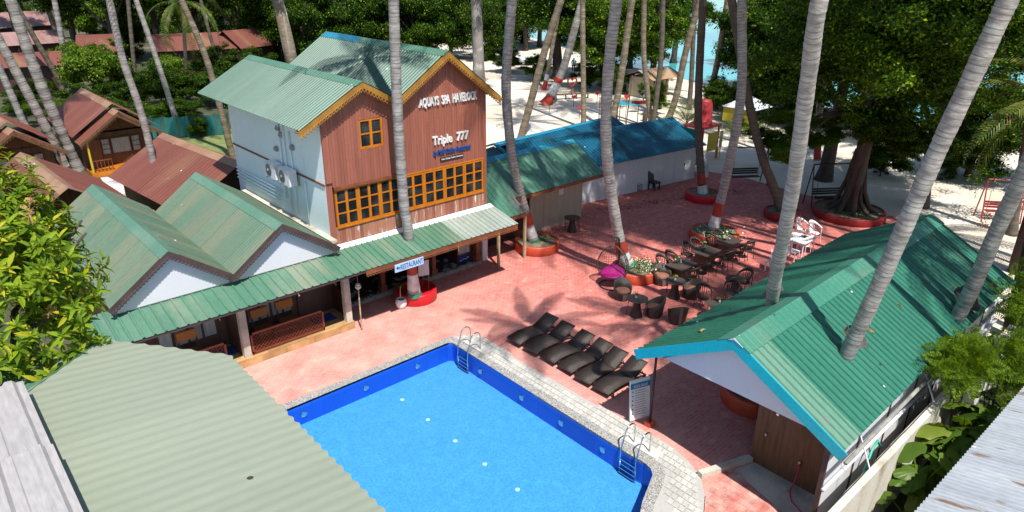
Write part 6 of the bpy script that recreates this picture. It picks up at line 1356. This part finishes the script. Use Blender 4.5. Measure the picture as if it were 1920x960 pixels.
# hanging egg chair
eg = g(1148, 533); E = thing('egg_chair', (eg.x, eg.y, 0), 'hanging rattan egg chair with a magenta velvet cushion', 'swing chair'); ex, ey = eg.x-.1, eg.y-.05
d_ = Vector((math.cos(.35), math.sin(.35), 0)); e_ = Vector((-d_.y, d_.x, 0))        # the opening looks back along -d_
Cn = Vector((ex, ey, 0)); m = MB()
m.tube([Cn+Vector((.5*math.cos(a), .5*math.sin(a), .025)) for a in np.linspace(0, 2*math.pi, 28, endpoint=False)], .024, 6, closed=True); m.build('base_ring', 'black_metal', E, True)
MB().tube([Cn+d_*.5+Vector((0, 0, .02)), Cn+d_*.66+Vector((0, 0, .6)), Cn+d_*.68+Vector((0, 0, 1.3)), Cn+d_*.5+Vector((0, 0, 1.85)), Cn+d_*.2+Vector((0, 0, 2.0)), Cn+Vector((0, 0, 1.92))], .035, 8).build('stand', 'black_metal', E, True)
def eggp(th, ph): 
    rz_ = .74; rr_ = .60*(1+.16*(-math.cos(th)))*math.sin(th)
    return Cn+d_*(rr_*math.cos(ph)*.85)+e_*(rr_*math.sin(ph)*1.05)+Vector((0, 0, .98+rz_*math.cos(th)))
w1 = MB()
for ph in np.linspace(-1.75, 1.75, 22): w1.tube([eggp(th, ph) for th in np.linspace(.06, math.pi-.05, 14)], .007, 4)
for th in np.linspace(1.15, 2.95, 18): w1.tube([eggp(th, ph) for ph in np.linspace(-1.75, 1.75, 18)], .006, 4)
for th in np.linspace(1.9, 2.9, 10): w1.tube([eggp(th, ph) for ph in np.linspace(1.75, 4.53, 14)] if th > 2.25 else [eggp(th, 1.75), eggp(th, 1.7)], .006, 4)
bo = w1.build('woven_basket', 'rattan', E); bo['kind'] = 'stuff'
for s in (-1.78, 1.78): MB().tube([eggp(th, s) for th in np.linspace(.03, math.pi-.6, 16)], .022, 6).build('basket_rim', 'rattan_light', E, True)
MB().tube([Cn+Vector((0, 0, 1.92)), Cn+Vector((0, 0, 1.69))], .01, 5).build('chain', 'steel', E)
cu = MB(); nn_ = 24
for (r_, z_) in ((.05, .36), (.34, .36), (.47, .44), (.50, .52), (.44, .57), (.26, .52), (.02, .50)):
    for j in range(nn_):
        a = 2*math.pi*j/nn_; bk = max(0, math.cos(a)); rr_ = r_*(1+.06*math.sin(3*a)+.03*math.sin(7*a)); zz_ = z_+(.22*bk**1.5+.025*math.sin(5*a) if z_ > .5 and r_ > .1 else 0)*(r_/.5); q_ = Cn+d_*(rr_*.9*math.cos(a))+e_*(rr_*1.05*math.sin(a)); cu.v.append((q_.x, q_.y, zz_))
for i in range(6):
    for j in range(nn_): cu.f.append((i*nn_+j, i*nn_+(j+1) % nn_, (i+1)*nn_+(j+1) % nn_, (i+1)*nn_+j)); cu.mi.append(0)
cu.build('cushion', 'cushion_magenta', E, True)
# black office-like chair and bucket by the white wall
q_ = g(1214, 352)-Vector((0, .45, 0)); t = thing('black_chair', (q_.x, q_.y, 0), 'black high-backed chair alone against the long white wall', 'chair'); x, y = q_.x, q_.y
MB().box(x-.25, y-.25, .40, x+.25, y+.25, .48).build('seat', 'black_metal', t); MB().prism([(x-.22, y+.2, .48), (x+.22, y+.2, .48), (x+.26, y+.3, 1.05), (x+.14, y+.33, 1.2), (x-.14, y+.33, 1.2), (x-.26, y+.3, 1.05)], (0, .05, .01)).build('backrest', 'black_metal', t)
for sx in (-.21, .21):
    for sy in (-.21, .21): MB().box(x+sx-.03, y+sy-.03, 0, x+sx+.03, y+sy+.03, .4).build('leg', 'black_metal', t)
q_ = g(1198, 358); t = thing('bucket', (q_.x, q_.y, 0), 'grey plastic bucket beside the black chair', 'bucket'); MB().lathe([(.14, 0), (.19, .4), (.175, .4), (.13, .03)], (q_.x, q_.y, 0), 16).build('tub', 'stone', t, True); MB().tube([(q_.x+.19*math.cos(a), q_.y, .38+.14*math.sin(a)) for a in np.linspace(0, math.pi, 9)], .008, 5).build('handle', 'steel', t)

# ------------------------------------------------------------------ the beach
def heart_pts(s):
    out = []
    for a in np.linspace(0, 2*math.pi, 26, endpoint=False): out.append((s*16*math.sin(a)**3/17, s*(13*math.cos(a)-5*math.cos(2*a)-2*math.cos(3*a)-math.cos(4*a))/17))
    return out
rv = Vector((CR.x, CR.y, 0)).normalized(); fv = Vector((_f.x, _f.y, 0)).normalized()
def heart_sign(px_, py_, h, s, lab, mat='heart_red'):
    q_ = g(px_, py_); t = thing('heart_sign', (q_.x, q_.y, 0), lab, 'sign', 'red hearts on sticks in the sand'); a = Vector((.92, -.39, 0))
    MB().tube([q_, q_+Vector((0, 0, h))], .025, 6).build('stick', 'brown_post', t); MB().prism([q_+a*x+Vector((0, 0, h+s*.6+z)) for x, z in heart_pts(s)], (.03, .05, 0)).build('heart', mat, t)
for px_, py_, h, s, lab in ((1030, 212, 1.0, .26, 'red heart on a stick at the foot of the leaning white palm'), (1075, 205, .95, .23, 'red heart on a stick in front of the slatted bench'), (1086, 224, .85, .22, 'small brown-red heart on a stick behind the blue roof'), (1119, 196, .9, .26, 'bright red heart on a stick by the dark beach tree'), (1131, 217, .9, .2, 'small dark heart on a stick left of the egg chair palm'), (1172, 232, 2.0, .25, 'red heart on a tall post near the turquoise sheet')): heart_sign(px_, py_, h, s, lab)
q_ = g(1072, 178); t = thing('heart_sculpture', (q_.x, q_.y, 0), 'open red heart frame standing in the shade on the sand', 'sculpture'); a = Vector((.92, -.39, 0))
MB().tube([q_+a*x+Vector((0, 0, 1.25+z)) for x, z in heart_pts(.5)], .08, 6, closed=True).build('heart_outline', 'dark_red_shade', t, True); MB().tube([q_, q_+Vector((0, 0, .55))], .08, 6).build('stand', 'red_steel', t)
q_ = g(1206, 194); t = thing('heart_board', (q_.x, q_.y, 0), 'white heart on a grey heart board with a red plinth', 'sculpture')
MB().prism([q_+a*x+Vector((0, 0, 1.0+z)) for x, z in heart_pts(.72)], (.06, .1, 0)).build('outer_heart', 'stone', t); MB().prism([q_+a*x-Vector((.03, .05, 0))+Vector((0, 0, 1.02+z)) for x, z in heart_pts(.45)], (.03, .05, 0)).build('inner_heart', 'white_paint', t); MB().beam(q_-a*1.1+Vector((0, 0, .12)), q_+a*1.1+Vector((0, 0, .12)), .4, .24).build('plinth', 'paint_red', t)
q_ = g(1222, 178); t = thing('wing_board', (q_.x, q_.y, 0), 'white wing-shaped photo board beside the white heart', 'sculpture')
MB().prism([q_+a*x+Vector((0, 0, z)) for x, z in ((-.5, 0), (-.1, 0), (.45, 1.3), (.5, 2.1), (.2, 2.3), (-.2, 1.9), (-.55, 1.0))], (.05, .08, 0)).build('wing', 'white_paint', t)
q_ = g(1070, 186); t = thing('slatted_bench', (q_.x, q_.y, 0), 'long slatted bench on iron legs beside the leaning white palm', 'bench')
for k_ in range(4): MB().beam(q_-a*2.0+fv*(.14*k_)+Vector((0, 0, .45)), q_+a*2.0+fv*(.14*k_)+Vector((0, 0, .45)), .11, .04).build('slat', 'brown_post', t)
for s in (-1.7, -.5, .6, 1.8): MB().beam(q_+a*s, q_+a*s+Vector((0, 0, .43)), .06, .06).beam(q_+a*s+fv*.42, q_+a*s+fv*.42+Vector((0, 0, .43)), .06, .06).build('leg', 'black_metal', t)
# person
def person():
    q_ = g(1075, 136); vs = [(0, 0, .95), (0, 0, 1.15), (0, 0, 1.38), (0, 0, 1.50), (0, .0, 1.62), (0, 0, 1.72), (.10, 0, .90), (.12, .06, .50), (.12, .0, .09), (.12, .14, .04), (-.10, 0, .90), (-.11, -.06, .50), (-.12, -.14, .09), (-.12, -.02, .04),
          (.19, 0, 1.40), (.25, -.04, 1.12), (.24, .06, .88), (.24, .09, .78), (-.19, 0, 1.40), (-.27, .02, 1.13), (-.20, .18, .98), (-.16, .26, .98)]
    es = [(0, 1), (1, 2), (2, 3), (3, 4), (4, 5), (0, 6), (6, 7), (7, 8), (8, 9), (0, 10), (10, 11), (11, 12), (12, 13), (2, 14), (14, 15), (15, 16), (16, 17), (2, 18), (18, 19), (19, 20), (20, 21)]
    rd = [.14, .13, .15, .06, .10, .085, .10, .07, .045, .05, .10, .07, .045, .05, .065, .048, .036, .04, .065, .048, .036, .04]
    me = bpy.data.meshes.new('person'); me.from_pydata(vs, es, []); o = bpy.data.objects.new('person', me); COL.objects.link(o)
    md = o.modifiers.new('s', 'SKIN'); sub = o.modifiers.new('d', 'SUBSURF'); sub.levels = 2
    for i, r in enumerate(rd): me.skin_vertices[0].data[i].radius = (r, r)
    me.skin_vertices[0].data[0].use_root = True
    dg = bpy.context.evaluated_depsgraph_get(); m2 = bpy.data.meshes.new_from_object(o.evaluated_get(dg)); bpy.data.objects.remove(o)
    m2.materials.clear()
    for k_ in ('skin', 'shirt', 'trousers', 'hair'): m2.materials.append(MATS[k_])
    for p in m2.polygons:
        c = p.center; arm = abs(c.x) > .2 and c.z < 1.25
        p.material_index = 3 if c.z > 1.66 or (c.z > 1.55 and c.y < -.02) else 0 if (c.z > 1.5 or arm or c.z < .07) else 1 if c.z > .93 else 2
    m2.shade_smooth(); o = link('person', m2, None, None, q_); o.rotation_euler.z = math.radians(-60); o.location.z = -.015; tag(o, 'person in a light blue shirt and dark trousers walking on the sand', 'person')
person()
# beach hut and boats
q_ = g(1240, 182); t = thing('beach_hut', (q_.x, q_.y, 0), 'small beach hut with a rusty tin roof near the water', 'hut'); ang = math.radians(-20)
MB().box(q_.x-1.8, q_.y+.6, 0, q_.x+1.8, q_.y+2.6, 1.9).build('walls', 'plywood', t)
for s_ in (-1.9, 0, 1.9): MB().box(q_.x+s_-.05, q_.y-.5, 0, q_.x+s_+.05, q_.y-.4, 1.9).build('post', 'brown_post', t)
roof_plane(t, (q_.x-2.4, q_.y-.7, 1.85), (q_.x+2.4, q_.y-.7, 1.85), (0, 1.9, .75), 'rust_tin', 'rib', .25, .02); roof_plane(t, (q_.x+2.4, q_.y+3.1, 1.85), (q_.x-2.4, q_.y+3.1, 1.85), (0, -1.9, .75), 'rust_tin', 'rib', .25, .02)
def boat(px_, py_, L_, rz, lab):
    q_ = g(px_, py_); t = thing('beached_boat', (0, 0, 0), lab, 'boat', 'white boats drawn up on the beach'); m = MB(); ns = 11
    for i in range(ns):
        f = i/(ns-1); x = (f-.5)*L_; wd_ = .75*math.sin(math.pi*min(.96, .10+.9*f))**.6; kz = .05+.5*max(0, f-.75)**1.5*2
        for yy, zz in ((-1, .85), (-.85, .4), (0, 0), (.85, .4), (1, .85), (.9, .83), (0, .45), (-.9, .83)): m.v.append((x, yy*wd_, zz+kz+(.25*f*f if zz > .6 else 0)))
    for i in range(ns-1):
        for j in range(8): m.f.append((i*8+j, i*8+(j+1) % 8, (i+1)*8+(j+1) % 8, (i+1)*8+j)); m.mi.append(0)
    m.f += [tuple(range(8))[::-1], tuple(8*(ns-1)+k for k in range(8))]; m.mi += [0, 0]; m.build('hull', 'tarp_white', t, True)
    for f in (-.25, .05, .3): MB().box(f*L_-.12, -.6, .62, f*L_+.12, .6, .68).build('thwart', 'sign_paleblue', t)
    t.location = (q_.x, q_.y, -.03); t.rotation_euler.z = rz
boat(1195, 156, 7, 2.6, 'white boat drawn up behind the white heart'); boat(1005, 122, 8, 2.5, 'white boat on the sand beyond the dark beach tree'); boat(1430, 208, 7, 2.3, 'white boat under the dark tree beyond the swings'); boat(1580, 228, 7, 2.2, 'white boat at the water behind the massive dark tree')
# white tent
q_ = g(1396, 240); t = thing('canopy_tent', (q_.x, q_.y, 0), 'white peaked canopy with a yellow side near the dark shrubs', 'tent')
for sx in (-1.2, 1.2):
    for sy in (-1.2, 1.2): MB().box(q_.x+sx-.04, q_.y+sy-.04, 0, q_.x+sx+.04, q_.y+sy+.04, 1.7).build('pole', 'steel', t)
m = MB(); m.add([(q_.x-1.4, q_.y-1.4, 1.7), (q_.x+1.4, q_.y-1.4, 1.7), (q_.x+1.4, q_.y+1.4, 1.7), (q_.x-1.4, q_.y+1.4, 1.7), (q_.x, q_.y, 2.6)], [(0, 1, 4), (1, 2, 4), (2, 3, 4), (3, 0, 4), (3, 2, 1, 0)]); m.build('canopy', 'tarp_white', t)
MB().box(q_.x-1.3, q_.y-1.3, .6, q_.x-1.26, q_.y+1.3, 1.7).build('side_sheet', 'yellow', t)
# red tank tower
q_ = g(1322, 298); t = thing('water_tank_tower', (q_.x, q_.y, 0), 'red water tank on a red platform with a yellow panel', 'water tank'); x, y = q_.x, q_.y
MB().lathe([(.62, 0), (.60, .25), (.56, .3), (.55, .9), (.5, 1.35), (.42, 1.5), (.42, 1.58), (0, 1.6)], (x, y+.5, 2.25), 20, caps=False).build('tank', 'red_steel', t, True)
MB().box(x-1.0, y-.3, 2.13, x+1.0, y+1.3, 2.25).build('platform', 'red_steel', t)
for sx in (-.9, .9):
    for sy in (-.2, 1.2): MB().box(x+sx-.05, y+sy-.05, 0, x+sx+.05, y+sy+.05, 2.13).build('leg', 'red_steel', t)
MB().box(x-.75, y-.55, .7, x+.35, y-.5, 1.9).build('yellow_panel', 'yellow', t); MB().box(x+.5, y-.6, .8, x+.85, y-.57, 1.9).build('notice_board', 'plywood', t)
for s in (-.7, .3, .55, .8): MB().tube([(x+s, y-.53, 0), (x+s, y-.53, .8)], .03, 6).build('panel_leg', 'yellow', t)
tag(MB().lathe([(.28, 0), (.3, .1), (.3, .75), (.26, .85), (0, .86)], (x-1.6, y-.3, 0), 16, caps=False).build('barrel', 'blue_ridge', None, True), 'blue plastic barrel beside the red tank tower', 'barrel')
# turquoise corner sheet and thin posts
q_ = g(1160, 243); t = thing('tarp_shelter', (q_.x, q_.y, 0), 'turquoise sheet shelter behind the rear blue roof', 'shelter')
MB().prism([(q_.x-1.2, q_.y-1, 2.2), (q_.x+1.2, q_.y-1, 1.9), (q_.x+1.4, q_.y+1.4, 1.6), (q_.x-1, q_.y+1.4, 2.4)], (0, 0, .03)).build('sheet', 'turquoise', t)
for sx, sy, h in ((-1.1, -.9, 2.2), (1.1, -.9, 1.92), (1.3, 1.3, 1.63), (-.9, 1.3, 2.4)): MB().tube([(q_.x+sx, q_.y+sy, 0), (q_.x+sx, q_.y+sy, h)], .04, 6).build('pole', 'brown_post', t)
for px_, py_, h, lab in ((1152, 246, 3.2, 'thin dark post left of the turquoise sheet'), (1172, 246, 4.2, 'tall thin dark post right of the turquoise sheet')): 
    q_ = g(px_, py_); tag(MB().tube([q_, q_+Vector((.3, -.1, h))], .05, 6).build('post', 'palm_bark_dark'), lab, 'post')
for px_, py_, lab in ((1209, 227, 'short dark stump in the sand behind the blue roof'), (1170, 172, 'short dark stump in the shade left of the white heart')):
    q_ = g(px_, py_); tag(MB().lathe([(.2, 0), (.22, .2), (.19, .75), (0, .78)], (q_.x, q_.y, 0), 12, caps=False).build('stump', 'bark', None, True), lab, 'stump')
# swings and climbing frames
def swing(lab, p, rz, w_, h, mat, seat=True, red=False, grp='swing frames at the paving edge'):
    t = thing('swing_frame', (0, 0, 0), lab, 'swing', grp)
    for s in (-w_/2, w_/2): MB().tube([(s, -.45, 0), (s, 0, h), (s, .45, 0)], .035, 6).build('a_frame', mat, t)
    MB().tube([(-w_/2, 0, h), (w_/2, 0, h)], .04, 6).build('top_bar', mat, t)
    if seat:
        st = MB()
        for k_ in range(3): st.box(-w_*.36, -.2+.14*k_, .45, w_*.36, -.09+.14*k_, .48)
        for k_ in range(3): st.box(-w_*.36, .24, .55+.13*k_, w_*.36, .27, .65+.13*k_)
        st.build('swing_seat', 'black_metal' if not red else mat, t)
        for s in (-w_*.33, w_*.33): MB().tube([(s, 0, .47), (s, 0, h)], .012, 5).build('chain', mat, t)
    t.location = p; t.rotation_euler.z = rz
swing('dark metal swing bench near the end of the white wall', g(1395, 345), -.6, 2.4, 2.2, 'black_metal'); swing('dark metal swing bench left of the massive dark tree', g(1552, 385), -.6, 2.4, 2.3, 'black_metal')
swing('pink-red metal swing frame on the sand past the pavilion', g(1868, 412), -.9, 1.8, 2.1, 'red_steel', True, True); swing('pink-red metal frame at the far right beside the trunk', g(1930, 395), -.9, 1.6, 2.1, 'red_steel', True, True)
q_ = g(1845, 425); t = thing('marigold_plant', (q_.x, q_.y, 0), 'orange marigold cluster hanging by the red swing', 'plant'); tuft(t, (q_.x, q_.y), .35, 90, 0.02, ('leaf_mid', 'flower_orange'), .7, 12)
# green netting behind the cottage
A_, B_ = g(262, 262), g(432, 252); t = thing('netting_fence', (A_.x, A_.y, 0), 'teal green netting fence behind the red cottage', 'fence'); n = 7
for i in range(n+1):
    p = A_+(B_-A_)*(i/n); MB().tube([p, p+Vector((0, 0, 1.65))], .04, 6).build('post', 'brown_post', t)
for i in range(n):
    p, p2 = A_+(B_-A_)*(i/n), A_+(B_-A_)*((i+1)/n); m = MB(); k_ = 8
    for j in range(k_+1):
        b = p+(p2-p)*(j/k_); sg_ = .12*math.sin(math.pi*j/k_); w_ = .06*math.sin(j*1.9+i); nv_ = Vector((-.3, -.9, 0))*w_
        m.v += [tuple(b+nv_+Vector((0, 0, .04))), tuple(b-nv_*.5+Vector((0, 0, .8))), tuple(b+nv_*.3+Vector((0, 0, 1.6-sg_)))]
    for j in range(k_):
        for r_ in range(2): m.f.append((j*3+r_, (j+1)*3+r_, (j+1)*3+r_+1, j*3+r_+1)); m.mi.append(0)
    m.build('net', 'net_teal', t, True)
rng = np.random.default_rng(21); k_ = 420
tt_ = rng.random(k_); P = np.stack([26.5+9*tt_+rng.normal(size=k_)*.25, 22.5-3.0*tt_**1.2+rng.normal(size=k_)*.28, np.full(k_, .012)], 1); v, f = leaf_quads(P, unit(rng.normal(size=(k_, 3))*.15+np.array([0, 0, 1])), .06, .5)
me = npmesh('leaf_litter', v, f); me.materials.append(MATS['dry_dark']); tag(link('leaf_litter', me, None, None, (0, 0, 0)), 'dark fallen leaves swept along the red paving by the white wall', 'leaves', kind='stuff')
# loose leaves on the paving
for i, (px_, py_) in enumerate(((1178, 627), (1042, 628), (1402, 487), (824, 534), (1075, 700), (938, 580), (1100, 505))):
    q_ = g(px_, py_); o = MB().prism([(-.06, 0, 0), (0, .03, .008), (.07, 0, .012), (0, -.03, .006)], (0, 0, .003)).build('fallen_leaf', 'flower_yellow' if i % 2 else 'dry_leaf', org=(0, 0, 0)); o.location = (q_.x, q_.y, .012); o.rotation_euler.z = i*1.1; tag(o, 'small yellow leaf fallen on the red paving', 'dry leaf', 'leaves dropped on the paving')
